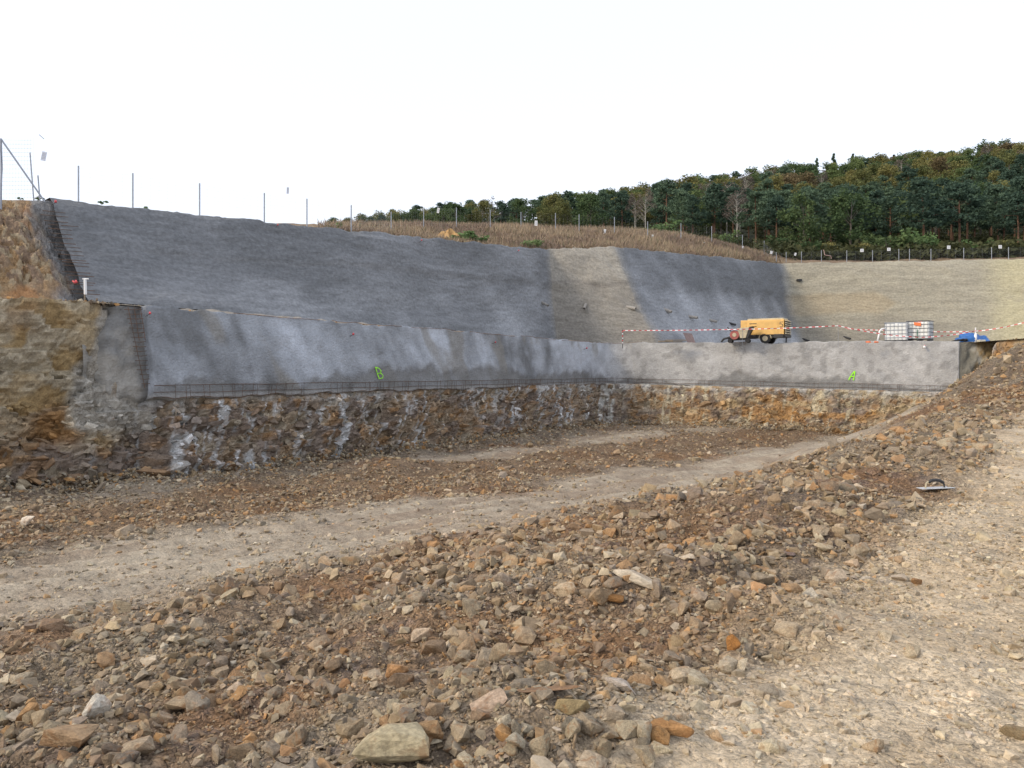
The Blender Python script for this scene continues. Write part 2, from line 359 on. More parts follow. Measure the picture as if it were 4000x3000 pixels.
def ground_col(X, Y):
    ramp, track, mound, p, q = masks(X, Y)
    n1 = fbm(X*1.1, Y*1.1, o=4, seed=21)*.5+.5; n2 = fbm(X*5, Y*5, o=3, seed=22)*.5+.5; n3 = fbm(X*.4, Y*.4, o=3, seed=23)*.5+.5
    c = mixc(col(.20, .145, .095), col(.275, .22, .155), sstep(.3, .7, n1))
    c = mixc(c, col(.245, .130, .058), sstep(.50, .8, n3)*.75)
    c = mixc(c, col(.16, .125, .11), sstep(.58, .75, n2)*.5)
    leftb = sstep(-20.5, -18.5, p)*(1-sstep(-15.5, -14, p))
    c = mixc(c, col(.215, .13, .068), leftb*.6)
    tk = mixc(col(.33, .27, .20), col(.45, .385, .29), sstep(.3, .7, n2*.5+n1*.5))
    strk = sstep(-.15, .4, fbm(p*1.7, q*.22, o=3, seed=25))
    tk = mixc(tk, col(.27, .20, .14), strk*.55)
    c = mixc(c, tk, track*.85)
    rp = mixc(col(.50, .395, .265), col(.60, .49, .345), sstep(.3, .7, n1))
    rp = mixc(rp, col(.41, .35, .265), sstep(.6, .8, n2)*.6)
    c = mixc(c, rp, ramp*.92)
    return c
cg = ground_col(Xg, Yg)
rm_, tm_, _, _, _ = masks(Xg, Yg); peb = np.clip(1-.72*rm_*(.75+.5*fbm(Xg*.9, Yg*.9, o=3, seed=27))-.55*tm_, .15, 1)
gr = mesh_np('ground', np.stack([Xg, Yg, Zg], -1).reshape(-1, 3), grid_faces(len(yr), 540)[:, ::-1], M_ground, smooth=True, cols={'Col': cg.reshape(-1, 3), 'Peb': np.repeat(peb.reshape(-1, 1), 3, 1)})
tag(gr, 'brown and tan broken rock floor of the excavation with haul track', kind='structure')

# ------------------------------------------------------------------ rock face under the shotcrete, and raw bank at its left
RT = [P(420, 1578, 22.7), P(560, 1562, 22.62), P(640, 1556, 22.95), P(2340, 1496, 48.75), P(3745, 1534, 41.9), P(3850, 1515, 41.3), P(3885, 1331, 41.8), P(4050, 1322, 40.5), P(4600, 1290, 36)]
RB = [P(420, 1872, 22.5), P(550, 1860, 22.1), P(640, 1852, 22.4), P(2330, 1690, 46.8), P(3700, 1690, 40.6), P(3820, 1690, 40.2), P(3870, 1690, 40.2), P(4050, 1690, 38.5), P(4600, 1690, 34)]
KT = [P(-900, 1130, 16.3), P(0, 1172, 20.6), P(330, 1180, 21.9), P(560, 1198, 23.2), P(800, 1230, 26.5)]
KB = [P(-900, 2030, 16), P(0, 1915, 20.0), P(330, 1885, 21.2), P(560, 1862, 22.3), P(800, 1840, 25.5)]
def block_disp(s, h, seed, sc=1.0, tilt=.35):
    """blocky bedding: tilted voronoi slabs; returns offset, id, edge"""
    tilt = tilt*.3; w1 = fbm(s*1.1, h*1.1, o=3, seed=seed+9)*.5; w2 = fbm(s*1.3+40, h*1.3, o=3, seed=seed+10)*.3
    a, _, e, dx, dy = cells((s*1.0+h*tilt+w1)/(.80*sc), (h*1.0-s*.06+w2)/(.46*sc), seed)
    a2, _, e2, dx2, dy2 = cells((s-h*tilt)/(.36*sc)+3, (h+s*.05)/(.20*sc), seed+5)
    off = (a-.5)*.34*sc+dy*(.22)*sc+dx*.14*sc*(a2-.5)*2+(a2-.5)*.13*sc+dy2*.07*sc-.05*(1-sstep(0, .12, e))*sc
    return off, a, a2, e
def rock_palette(a, a2, s, h):
    c = mixc(col(.285, .215, .145), col(.195, .155, .125), sstep(.3, .75, a))
    c = mixc(c, col(.30, .17, .07), sstep(.70, .98, a2)*.7)
    c = mixc(c, col(.34, .29, .215), sstep(.0, .30, .3-a2)*.9)
    return c
def face(name, RT_, RB_, bank, label):
    top_, arc, idx = resample(RT_, .07); bot_ = at_idx(RB_, idx); NVf = 62 if bank else 46
    top_ = soft(top_, .5, 30); bot_ = soft(bot_, .5, 30); bot_[:, 2] -= .35
    Gf, nf, v = loft(bot_, top_, NVf)
    hh = np.linalg.norm(Gf-Gf[:, :1], axis=2); S = np.repeat(arc[:, None], NVf, 1)+(100 if bank else 0)
    off, a1, a2, e1 = block_disp(S, hh, 31, 1.15); off = off*.85+.30*fbm(S*.55, hh*.45, o=3, seed=34)-.16*sstep(.15, .5, fbm(S*1.1, hh*1.4, o=3, seed=35))
    fine = fbm(S*5, hh*7, o=3, seed=33)*.06
    px_here = top_[:, 0]/top_[:, 1]*F+2000; one = np.ones_like(hh)
    cc = rock_palette(a1, a2, S, hh)
    if bank:
        low = sstep(1.9, 1.2, hh+.5*fbm(S*.6, hh*0, o=2, seed=30)); sm = 1-low
        offl, b1, b2, eb = block_disp(S, hh, 77, 2.6, .2); off = off*(.25+.75*low)+offl*.5*sm
        coat = sstep(330, 400, px_here)[:, None]*one; off = np.where((coat > .3) & (v[None, :] > .42), off*.4-.08, off)
        lc = mixc(col(.33, .235, .115), col(.36, .31, .225), sstep(.3, .7, b2)); lc = mixc(lc, col(.235, .13, .05), sstep(.55, .8, fbm(S*.5, hh*.6, o=3, seed=47)*.5+.5))
        lc = mixc(lc, col(.46, .41, .31), sstep(.55, .75, fbm(S*.9+9, hh*.9, o=3, seed=48)*.5+.5)*.7)
        cc = mixc(cc, lc, sm*.95)
        gsp = sstep(.0, .5, fbm(S*.9, hh*.9, o=4, seed=49)+.5*(px_here[:, None]-330)/90)*sstep(200, 300, px_here)[:, None]*sstep(1.3, 2.0, hh)
        cc = mixc(cc, col(.30, .29, .265), gsp*.8)
        topn = .07*fbm(arc*1.3, arc*0, o=4, seed=29); lipf = 1+0*v
    else:
        far_or = sstep(2300, 2900, px_here)[:, None]*one                    # rust-orange beds on the right-hand face
        cc = mixc(cc, col(.44, .24, .075), far_or*sstep(-.2, .4, fbm(S*.6, hh*2.2, o=3, seed=36))*.6)
        cc = mixc(cc, col(.42, .345, .215), far_or*sstep(.05, .45, fbm(S*.8+5, hh*1.7, o=3, seed=46))*.7)
        topn = 0*arc; lipf = .15+.85*sstep(1.0, .90, v)
    Vf = Gf+nf*((off+fine)*lipf[None, :]+.18*(1-v)[None, :]**2)[..., None]
    Vf[:, -1, 2] += topn; Vf[:, -2, 2] += topn*.5
    # cement spatter that ran down from the wall above
    dr = sstep(.0, .30, fbm(S*5.2+.2*fbm(hh*1.5, S*.3, o=2, seed=45), hh*.22, o=3, seed=41))*sstep(-.5, .0, fbm(S*.35, hh*.1+4, o=2, seed=42)+.12+.3*(1-sstep(900, 1100, px_here))[:, None])*sstep(-.3, .3, fbm(S*5, hh*3, o=2, seed=43)+.10)
    if bank: dr = dr*.55*sstep(250, 350, px_here)[:, None]*sstep(2.6, 2.2, hh)
    fr_ = sstep(2200, 2700, px_here)[:, None]*one; cc = mixc(cc, mixc(np.tile(col(.54, .55, .55), one.shape+(1,)), np.tile(col(.50, .44, .31), one.shape+(1,)), fr_), np.clip(dr*.9, 0, 1))
    if not bank:
        spl = sstep(.72, 1.0, v)[None, :]*sstep(0, .5, fbm(S*2.2, hh*2.5, o=3, seed=44)+.15); cc = mixc(cc, col(.40, .40, .385), spl*.75)
    rf = mesh_np(name, Vf.reshape(-1, 3), grid_faces(len(arc), NVf), M_rock, cols={'Col': cc.reshape(-1, 3)})
    tag(rf, label, kind='structure'); return rf, Vf, nf, cc, arc
rf, Vf, nf, cc, arc = face('rock_face', RT, RB, False, 'blocky brown rock face streaked with pale cement below the sprayed wall')
rk, Vk, nk, ck, arck = face('rock_bank', KT, KB, True, 'tan and rust raw rock bank at the left end of the sprayed wall')

# raw earth slope above the bench at the far left
i0 = np.linspace(0, 2.02, 120); bt, tp = at_idx(UP_B, i0), at_idx(UP_C, i0)
Ge, ne, ve = loft(bt, tp, 60); se = np.repeat(np.linspace(0, 12, 120)[:, None], 60, 1); he = np.linalg.norm(Ge-Ge[:, :1], axis=2)
oe, q1, q2, qe = block_disp(se, he, 91, .9, .5)
Ve = Ge+ne*((oe*.8+.12*fbm(se*.8, he*.8, o=4, seed=94)+.02)*np.sin(np.pi*np.clip(ve, .04, .96))[None, :])[..., None]
ce = mixc(col(.30, .195, .10), col(.215, .15, .10), sstep(.3, .7, q1)); ce = mixc(ce, col(.36, .29, .19), sstep(.6, .9, q2)*.8)
ce = mixc(ce, col(.33, .17, .07), sstep(.1, .4, fbm(se*.4, he*.5, o=3, seed=95))*.8)
tuck = sstep(1.62, 1.98, i0)[:, None]; Ve = Ve-ne*(.5*tuck*(1-sstep(.78, .97, ve))[None, :])[..., None]
pxe = Ge[..., 0]/Ge[..., 1]*F+2000; edg = 190+155*(1-ve)[None, :]; gsp = sstep(-150, -40, pxe-edg+95*fbm(se*.8, he*.8, o=4, seed=96))
ce = mixc(ce, mixc(col(.17, .172, .175), col(.25, .25, .25), fbm(se*2, he*2, o=3, seed=97)*.5+.5), gsp*.95)
eb_ = mesh_np('earth_bank', Ve.reshape(-1, 3), grid_faces(120, 60), M_rock, cols={'Col': ce.reshape(-1, 3)})
tag(eb_, 'raw orange-brown earth and rock bank beside the sprayed slope', kind='structure')

# ------------------------------------------------------------------ bench between the two lifts
bi = np.linspace(0, 1, 260)
BE = [P(-900, 1130, 16.3), P(0, 1172, 20.6), P(330, 1180, 21.9)]+LOW_T+[P(3790, 1338, 42.5), P(4000, 1322, 40.7), P(4900, 1290, 34)]
BI = [UP_B[0], UP_B[1], UP_B[2], UP_B[2]+np.array([1.0, 1.6, 0]), UP_B[4], UP_B[5], P(3500, 1376, 70), UP_B[6], UP_B[7]]
ed, ea, ei = resample(BE, .12)
inn = at_idx(BI, ei); 
ltr, _, lir = resample(LOW_T, .075); ltr = soft(ltr, .5, 160); mk = (ei >= 3) & (ei <= 5)
for k_ in range(3): ed[mk, k_] = np.interp(ei[mk]-3, lir, ltr[:, k_])
mid = UP_B[3]*.45+UP_B[4]*.55
a_ = (ei > 3) & (ei <= 4); inn[a_] = at_idx([UP_B[2]+np.array([1., 1.6, 0]), UP_B[3], mid], np.interp(ei[a_]-3, [0, .93, 1], [0, 1, 2]))
a_ = (ei > 4) & (ei <= 5); inn[a_] = at_idx([mid, UP_B[4], UP_B[5], P(3500, 1376, 70)], np.interp(ei[a_]-4, [0, .15, .55, 1], [0, 1, 2, 3]))
a_ = (ei > 5) & (ei <= 6); inn[a_] = at_idx([P(3500, 1376, 70), P(3650, 1375, 69)], ei[a_]-5)
a_ = (ei > 6) & (ei <= 7); inn[a_] = at_idx([P(3650, 1375, 69), UP_B[6]], ei[a_]-6)
tv = np.linspace(0, 1, 40)**1.5
inw_ = inn-ed; inw_ /= np.linalg.norm(inw_, axis=1, keepdims=True); ed = ed+inw_*.12*mk[:, None]; ed[:, 2] -= .05*mk
Gb = ed[:, None]*(1-tv)[None, :, None]+inn[:, None]*tv[None, :, None]
Gb[..., 2] += .05*fbm(Gb[..., 0]*1.5, Gb[..., 1]*1.5, o=3, seed=51)*np.minimum(1, tv*8+.25)[None, :]
Gb[..., 2] += (.16*np.clip(fbm(Gb[..., 0]*1.1, Gb[..., 1]*1.1, o=3, seed=53), -.1, 1)*((ei > 3) & (ei < 4.3))[:, None])*np.minimum(1, tv*10)[None, :]
wide = np.linalg.norm(inn-ed, axis=1)
Gb[..., 2] -= (.48*sstep(.02, .14, tv)*(1-sstep(.8, 1, tv)))[None, :]*sstep(4, 9, wide)[:, None]
cb = mixc(col(.27, .25, .22), col(.36, .32, .27), fbm(Gb[..., 0], Gb[..., 1], o=3, seed=52)*.5+.5)
cb = mixc(cb, col(.28, .19, .11), (1-sstep(2.0, 2.6, ei))[:, None]*np.ones((1, 40))*.8)
bo = mesh_np('bench', Gb.reshape(-1, 3), grid_faces(len(ea), 40)[:, ::-1], M_ground, smooth=True, cols={'Col': cb.reshape(-1, 3), 'Peb': np.full((cb.size//3, 3), .5)})
tag(bo, 'narrow earth bench between the two lifts of sprayed concrete', kind='structure')

# ------------------------------------------------------------------ lower shotcrete wall
lt, la, li = resample(LOW_T, .075); lb = at_idx(LOW_B, li)
lt, lb = soft(lt, .5, 160), soft(lb, .5, 160)
NV = 44
Gl, nl, v = loft(lb, lt, NV); hl = np.linalg.norm(Gl-Gl[:, :1], axis=2); Sl = np.repeat(la[:, None], NV, 1)
pxl = lt[:, 0]/lt[:, 1]*F+2000; pxl2 = np.repeat(pxl[:, None], NV, 1)
ol = .12*fbm(Sl*.3, hl*.5, o=3, seed=61)+.05*fbm(Sl*1.2, hl*1.5, o=3, seed=62)+.008*fbm(Sl*5, hl*9, o=2, seed=63)
topw = .09*fbm(la*1.5, la*0, o=4, seed=64)+.04*fbm(la*.4, la*0, o=2, seed=65)
# overlapping spray panels: slanted edges where one day's work laps over the last
lean = (1-v)[None, :]*1.0
panels = np.zeros_like(hl); pale = np.zeros_like(hl)
edges = [900, 1545, 1880, 2135, 2460, 2860]; tone = [.25, .55, .85, .35, .75, .3, .55]
spx = np.interp(edges, pxl, la)
for i, s0 in enumerate(spx):
    x = Sl-(s0+lean*.9+.12*fbm(hl*1.4, hl*0+i, o=2, seed=66))
    panels = panels+.05*(sstep(-.10, .06, x)*(1-sstep(.06, 2.6, x)))
    t_ = sstep(-.15, .15, x); pale = pale*(1-t_)+tone[i+1]*t_
pale = np.where(Sl < spx[0]+lean*.9, tone[0], pale)
blot = fbm(Sl*.8+hl*.35, hl*.55, o=4, seed=67); strk = fbm(Sl*1.5+hl*.9, hl*.35, o=3, seed=68); spots = fbm(Sl*2.4, hl*2.6, o=3, seed=60)
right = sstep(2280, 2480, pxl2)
pm = np.clip(pale*.8+blot*.8+strk*.22*(1-right)-right*.22*sstep(.1, .45, spots)+.1, 0, 1)
damp_line = .58+.30*fbm(Sl*.9, hl*0, o=4, seed=69)+.55*fbm(Sl*.22, hl*0, o=2, seed=59)-.15*sstep(2500, 2900, pxl2)*(1-sstep(3200, 3330, pxl2))
damp = 1-sstep(-.16, .20, hl-damp_line+.15*fbm(Sl*3, hl*3, o=2, seed=55))
base = mixc(col(.178, .187, .197), col(.475, .51, .565), pm)  # bluish skylight on the shaded left part put into the concrete colour
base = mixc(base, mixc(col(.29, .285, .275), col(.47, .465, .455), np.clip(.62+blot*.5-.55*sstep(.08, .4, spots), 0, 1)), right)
warm = sstep(.25, .6, fbm(Sl*.9+hl*.5+7, hl*.4, o=3, seed=58))
base = mixc(base, col(.25, .235, .205), warm*.6*(1-right))
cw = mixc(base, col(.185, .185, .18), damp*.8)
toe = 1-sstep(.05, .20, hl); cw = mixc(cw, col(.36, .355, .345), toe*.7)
ol = ol+panels+.02*sstep(.5, 1, np.repeat(v[None, :], len(la), 0))
ol = ol-.05*damp
Vl = Gl+nl*(ol+.10)[..., None]
Vl[:, -1, 2] += topw; Vl[:, -2, 2] += topw*.7; Vl[:, -3, 2] += topw*.4
Vl[:, 0] += nl[:, 0]*.06*fbm(la*2, la*0, o=2, seed=57)[:, None]; Vl[:, 0, 2] += .13*fbm(la*1.3, la*0, o=4, seed=56)
# close the sheet with a rim that runs back into the bench and under
rim = Vl[:, -1]-nl[:, -1]*.45-np.array([0, 0, .03]); rim0 = Vl[:, 0]-nl[:, 0]*.35
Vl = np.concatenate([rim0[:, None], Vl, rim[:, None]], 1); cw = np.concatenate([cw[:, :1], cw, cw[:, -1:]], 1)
c0_ = Vl[:1]-nl[:1, :1]*.5; c1_ = Vl[-1:]-nl[-1:, :1]*.6; Vcap = np.concatenate([c0_, Vl, c1_], 0); cwcap = np.concatenate([cw[:1], cw, cw[-1:]], 0)
uvl = np.stack([np.repeat(la[:, None], NV+2, 1), np.concatenate([hl[:, :1]-.3, hl, hl[:, -1:]+.4], 1)], -1)
wall = empty('shotcrete_wall', LOW_B[1]); wl = wall.location.copy()
def under(o, par):
    """keep world coordinates of a mesh built in place when parenting it to a moved Empty"""
    o.parent = par; o.matrix_parent_inverse = Matrix.Translation(-par.location); return o
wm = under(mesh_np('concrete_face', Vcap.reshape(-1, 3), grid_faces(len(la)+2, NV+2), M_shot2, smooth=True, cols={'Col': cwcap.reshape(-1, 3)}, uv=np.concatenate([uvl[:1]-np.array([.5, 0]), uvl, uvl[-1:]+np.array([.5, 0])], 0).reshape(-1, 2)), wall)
tag(wall, 'low pale grey sprayed concrete wall marked with green letters above the brown rock', 'retaining wall')
def wall_pt(px, py, off=.0):
    """point on the lower wall seen at a photo pixel"""
    W = Vl[:, 1:-1]; sx = W[..., 0]/W[..., 1]*F+2000; sy = 1450-(W[..., 2]-EYE)/W[..., 1]*F
    k = np.argmin((sx-px)**2+(sy-py)**2); i, j = np.unravel_index(k, sx.shape)
    return W[i, j]+nl[i, j]*off, nl[i, j]
# thin first coat left showing at the wall's left end
FT = [P(325, 1186, 21.75), P(470, 1196, 22.5), P(610, 1199, 23.2)]; FB = [P(350, 1600, 21.55), P(480, 1590, 22.15), P(630, 1560, 22.75)]
ft, fa, fi = resample(FT, .06); fb = at_idx(FB, fi); Gc, nc, vc = loft(fb, ft, 40); Sc = np.repeat(fa[:, None], 40, 1); hc = np.linalg.norm(Gc-Gc[:, :1], axis=2)
edge = sstep(.30, .62, Sc*.8+.75*fbm(Sc*1.1, hc*1.0, o=4, seed=71))*sstep(-.1, .25, hc+.2*fbm(Sc*2, hc*2, o=2, seed=70))
Vc = Gc+nc*(.17*fbm(Sc*1.1, hc*1.1, o=4, seed=72)+.09*fbm(Sc*4, hc*4, o=3, seed=73)+.42*edge-.42)[..., None]
ccx = mixc(col(.19, .19, .185), col(.33, .315, .285), sstep(.25, .75, fbm(Sc*1.8, hc*1.6, o=4, seed=74)*.5+.5))
stripe = np.exp(-((Sc-(1.35+.35*(1-vc)[None, :]))/.17)**2); ccx = mixc(ccx, col(.13, .13, .13), stripe*.75)
fc = under(mesh_np('first_coat', Vc.reshape(-1, 3), grid_faces(len(fa), 40), M_shot2, smooth=True, cols={'Col': ccx.reshape(-1, 3)}, uv=np.stack([Sc, hc], -1).reshape(-1, 2)), wall)
fc['label'] = 'rough dark grey first coat at the wall end'
# dark return at the right end
RTN = [P(3738, 1338, 42.6), P(3915, 1333, 42.7)]; RBN = [P(3738, 1542, 42.05), P(3880, 1525, 42.3)]
rt, ra, ri = resample(RTN, .06); rb_ = at_idx(RBN, ri); Gr, nr, vr = loft(rb_, rt, 36); Sr = np.repeat(ra[:, None], 36, 1); hr = np.linalg.norm(Gr-Gr[:, :1], axis=2)
Vr = Gr+nr*(.22*fbm(Sr*1.6, hr*1.6, o=4, seed=75)*sstep(.1, .8, Sr)+.03)[..., None]
er_ = under(mesh_np('end_return', Vr.reshape(-1, 3), grid_faces(len(ra), 36), M_shot2, smooth=True, cols={'Col': mixc(mixc(col(.15, .145, .12), col(.22, .205, .165), fbm(Sr*2, hr, o=3, seed=76)*.5+.5), mixc(col(.26, .19, .10), col(.46, .44, .38), sstep(.45, .62, fbm(Sr*1.3, hr*.9, o=3, seed=78)*.5+.5)), sstep(.7, 1.2, Sr+.3*fbm(Sr*2, hr*2, o=2, seed=79))).reshape(-1, 3)}, uv=np.stack([Sr, hr], -1).reshape(-1, 2)), wall)
er_['label'] = 'dark unfinished strip at the wall end'

# reinforcing mesh left sticking out: along the foot and up the left edge
strip = under(MB().tube([Vl[6, 1]+nl[6, 0]*.1, Vl[7, 1]+nl[7, 0]*.1], .006).build('rebar_strip', M_rebar), wall)
strip['label'] = 'bare steel mesh along the wall foot'
for k, dz in enumerate((.05, .17, .29)):
    for c0 in range(0, len(la)-1, 48):
        c1 = min(c0+49, len(la)-1); m = MB()
        if c1-c0 < 3: continue
        sel = range(c0, c1, 3)
        m.tube([Vl[i, 1+int(k*2.6)]+nl[i, 0]*(.05+.015*math.sin(i*.05+k)+.01*k)+np.array([0, 0, dz*.2+.014*math.sin(i*.11+k*2)]) for i in sel], .0105, 5)
        o = m.build('bar', M_rebar); o.parent = strip
for c0 in range(40, len(la)*6//10, 60):
    sel = range(c0, c0+56, 4); o = under(MB().tube([Vl[i_, -3]+nl[i_, -1]*(.03+.02*math.sin(i_*.2))+np.array([0, 0, .05+.02*math.sin(i_*.07)]) for i_ in sel], .009, 5).build('top_bar', plain('rust', (.22, .11, .05), .9)), wall)
m = MB(); i = 4
while i < len(la)-2:
    b0 = Vl[i, 1]+nl[i, 0]*.07; tp_ = Vl[i, 6]+nl[i, 5]*.085
    if rng.random() < .5: m.tube([b0-np.array([0, 0, .02]), tp_+np.array([rng.normal()*.02, 0, rng.random()*.10])], .0065, 4)
    i += int(rng.choice([1, 2, 2, 3]))
o = m.build('bar_stubs', M_rebar); o.parent = strip; o['kind'] = 'stuff'
def LD(x, y): t = (y-1198)/360; return P(x, y, 22.83-.42*t+(x-545)*.0048-.16)
ladder = under(MB().tube([LD(500, 1200), LD(566, 1515)], .010, 5).build('rebar_ladder', M_rebar), wall)
ladder['label'] = 'column of short bare bars at the wall end'
for dx in (24, 48):
    o = MB().tube([LD(500+dx, 1200), LD(520+dx, 1330)], .010, 5).build('bar', M_rebar); o.parent = ladder
for k in range(17):
    t = k/16; y = 1208+t*290; x0 = 489+t*62; x1 = 556+t*30
    m = MB().tube([LD(x0+rng.normal()*3, y), LD((x0+x1)/2, y+2), LD(x1, y+1+rng.normal()*1.5)], .0095, 5)
    o = m.build('bar', M_rebar); o.parent = ladder

# sprayed letters: strokes of paint lying on the concrete
def letter(strokes, name_label, wpx):
    V = []; Fs = []
    for st in strokes:
        pts = []
        for a, b in zip(st[:-1], st[1:]):
            n = max(2, int(math.hypot(b[0]-a[0], b[1]-a[1])/5))
            pts += [(a[0]+(b[0]-a[0])*k/n, a[1]+(b[1]-a[1])*k/n) for k in range(n)]
        pts.append(st[-1]); base = len(V)
        nrm0 = wall_pt(pts[len(pts)//2][0], pts[len(pts)//2][1])[1]
        d0 = [wall_pt(x, y)[0][1] for x, y in pts]; d0 = np.convolve(np.pad(d0, 4, 'edge'), np.ones(9)/9, 'valid')
        W = np.array([P(x, y, d)+nrm0*.055 for (x, y), d in zip(pts, d0)])
        for i in range(len(W)):
            t = W[min(i+1, len(W)-1)]-W[max(i-1, 0)]; t /= np.linalg.norm(t)
            sd_ = np.cross(t, nrm0); wd = wpx*(1+.25*math.sin(i*1.3))
            V += [W[i]+sd_*wd-nrm0*.006, W[i]+sd_*wd*.8+nrm0*.004, W[i]-sd_*wd*.8+nrm0*.004, W[i]-sd_*wd-nrm0*.006]
        for i in range(len(W)-1):
            for k in range(3): Fs.append((base+i*4+k, base+i*4+k+1, base+i*4+k+5, base+i*4+k+4))
    m = MB().add(V, Fs); o = under(m.build('painted_letter', M_green), wall); o['label'] = name_label; return o
letter([[(1464, 1436), (1470, 1460), (1478, 1480)], [(1461, 1435), (1476, 1439), (1485, 1449), (1483, 1457), (1470, 1459)], [(1471, 1459), (1485, 1459), (1493, 1468), (1490, 1477), (1475, 1481)]], 'letter B sprayed in bright green', .020)
letter([[(3315, 1485), (3325, 1466), (3338, 1451)], [(3339, 1450), (3337, 1468), (3333, 1486)], [(3321, 1472), (3337, 1471)]], 'letter A sprayed in bright yellow-green', .028)

# ------------------------------------------------------------------ upper shotcrete slope
ub, ua, ui = resample(UP_B[2:], .13); uc = at_idx(UP_C[2:], ui)
ub, uc = soft(ub, .5, 22), soft(uc, .5, 22)
NU = 66
Gu, nu_, v = loft(ub, uc, NU); hu = np.linalg.norm(Gu-Gu[:, :1], axis=2); Su = np.repeat(ua[:, None], NU, 1); U2 = np.repeat(ui[:, None], NU, 1); V2 = np.repeat(v[None, :], len(ua), 0)
ou = .28*fbm(Su*.2, hu*.3, o=3, seed=81)+.08*fbm(Su*.9, hu*1.4, o=3, seed=82)+.05*fbm(Su*.8, hu*4.5, o=3, seed=83)+.010*fbm(Su*5, hu*8, o=2, seed=84)
ou = ou-.22*np.sin(np.pi*V2)*sstep(0, .2, V2)+.10*sstep(.58, .66, V2+.05*fbm(Su*.3, hu*0, o=2, seed=80))
fade = np.minimum(1, np.minimum(V2*9+.2, (1-V2)*9+.2))
Vu = Gu+nu_*(ou*fade+.06)[..., None]
crw = .10*fbm(ua*.9, ua*0, o=4, seed=85)+.05*fbm(ua*3, ua*0, o=2, seed=86)
Vu[:, -1, 2] += crw; Vu[:, -2, 2] += crw*.6
blot = fbm(Su*.22, hu*.3, o=4, seed=87); flow = fbm(Su*.42+hu*.18, hu*.2, o=4, seed=88); lay = fbm(Su*.25, hu*3.2, o=3, seed=89)
pal_ = np.clip(.42+blot*.55+flow*.35+lay*.25-.18*(V2-.4), 0, 1)
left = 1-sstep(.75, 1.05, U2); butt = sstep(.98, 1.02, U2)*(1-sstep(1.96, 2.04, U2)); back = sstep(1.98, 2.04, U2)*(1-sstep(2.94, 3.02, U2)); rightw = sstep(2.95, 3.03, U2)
cu = mixc(col(.165, .172, .18), col(.30, .31, .325), np.clip(pal_*1.0-.12*left, 0, 1))  # blue skylight of the shaded faces painted into the grey
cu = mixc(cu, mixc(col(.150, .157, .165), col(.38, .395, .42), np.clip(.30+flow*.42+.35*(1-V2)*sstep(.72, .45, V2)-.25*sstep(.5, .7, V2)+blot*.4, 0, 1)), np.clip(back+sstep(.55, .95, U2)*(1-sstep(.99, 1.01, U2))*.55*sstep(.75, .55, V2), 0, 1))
cu = mixc(cu, mixc(col(.20, .187, .165), col(.315, .295, .255), np.clip(.35+.5*sstep(.55, .72, V2)+blot*.4+lay*.2, 0, 1)), butt)  # warm light on the buttress face put into its tan colour
rc = mixc(col(.25, .232, .185), col(.35, .325, .255), np.clip(.55+lay*.6+blot*.4, 0, 1))  # sunlit warmth of the right-hand face painted into its tan
rc = mixc(rc, col(.205, .19, .16), sstep(.45, .15, V2+.12*blot)*(1-sstep(3.5, 3.95, U2))*.85)
sand = sstep(.0, .12, .30-np.abs(V2-.54-.04*blot)*2.2-.34*sstep(3.38, 3.52, U2)); rc = mixc(rc, col(.345, .29, .20), sand*.7)
rc = mixc(rc, col(.44, .40, .25), sstep(3.80, 3.96, U2+.04*blot)*sstep(.0, .35, .55+blot*.9)*.7)  # sunlit yellow painted in towards the right end
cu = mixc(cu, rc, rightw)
sc_ = np.exp(-((V2-.62-.05*fbm(Su*.3, hu*0, o=2, seed=80))/.018)**2)*(butt*.7+left*.1)
cu = mixc(cu, col(.20, .185, .165), sc_)
nrh = nu_[:, -1]*np.array([1, 1, 0]); nrh /= np.linalg.norm(nrh, axis=1, keepdims=True)
rim = Vu[:, -1]+np.array([0, 0, -.04])-nrh*.6
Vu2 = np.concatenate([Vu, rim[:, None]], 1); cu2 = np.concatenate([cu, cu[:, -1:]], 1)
uvu = np.stack([np.repeat(ua[:, None], NU+1, 1), np.concatenate([hu, hu[:, -1:]+.5], 1)], -1)
slope = empty('shotcrete_slope', ub[len(ub)//2])
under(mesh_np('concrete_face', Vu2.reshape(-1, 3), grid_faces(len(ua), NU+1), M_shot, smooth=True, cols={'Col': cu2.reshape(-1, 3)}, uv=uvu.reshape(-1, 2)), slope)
tag(slope, 'tall dark grey sprayed concrete slope with a buttress and drain pipes above the bench', 'retaining wall')
def slope_pt(px, py):
    sx = Vu[..., 0]/Vu[..., 1]*F+2000; sy = 1450-(Vu[..., 2]-EYE)/Vu[..., 1]*F
    dist = (sx-px)**2+(sy-py)**2; dist = dist+Vu[..., 1]*.5
    k = np.argmin(dist); i, j = np.unravel_index(k, sx.shape); return Vu[i, j], nu_[i, j]
def hollow(m, p0, p1, r, n=12, wall_=.2):
    p0, p1 = Vector([float(a) for a in p0]), Vector([float(a) for a in p1]); ax = (p1-p0).normalized(); back = p1-ax*min(.18, (p1-p0).length*.6)
    u = ax.orthogonal().normalized(); vv = ax.cross(u)
    def ring(c, rr): return [c+(u*math.cos(2*math.pi*k/n)+vv*math.sin(2*math.pi*k/n))*rr for k in range(n)]
    V = ring(p0, r)+ring(p1, r)+ring(p1, r*(1-wall_))+ring(back, r*(1-wall_))
    Fs = [(a*n+k, a*n+(k+1) % n, (a+1)*n+(k+1) % n, (a+1)*n+k) for a in range(3) for k in range(n)]+[tuple(3*n+k for k in range(n))]
    return m.add(V, Fs)
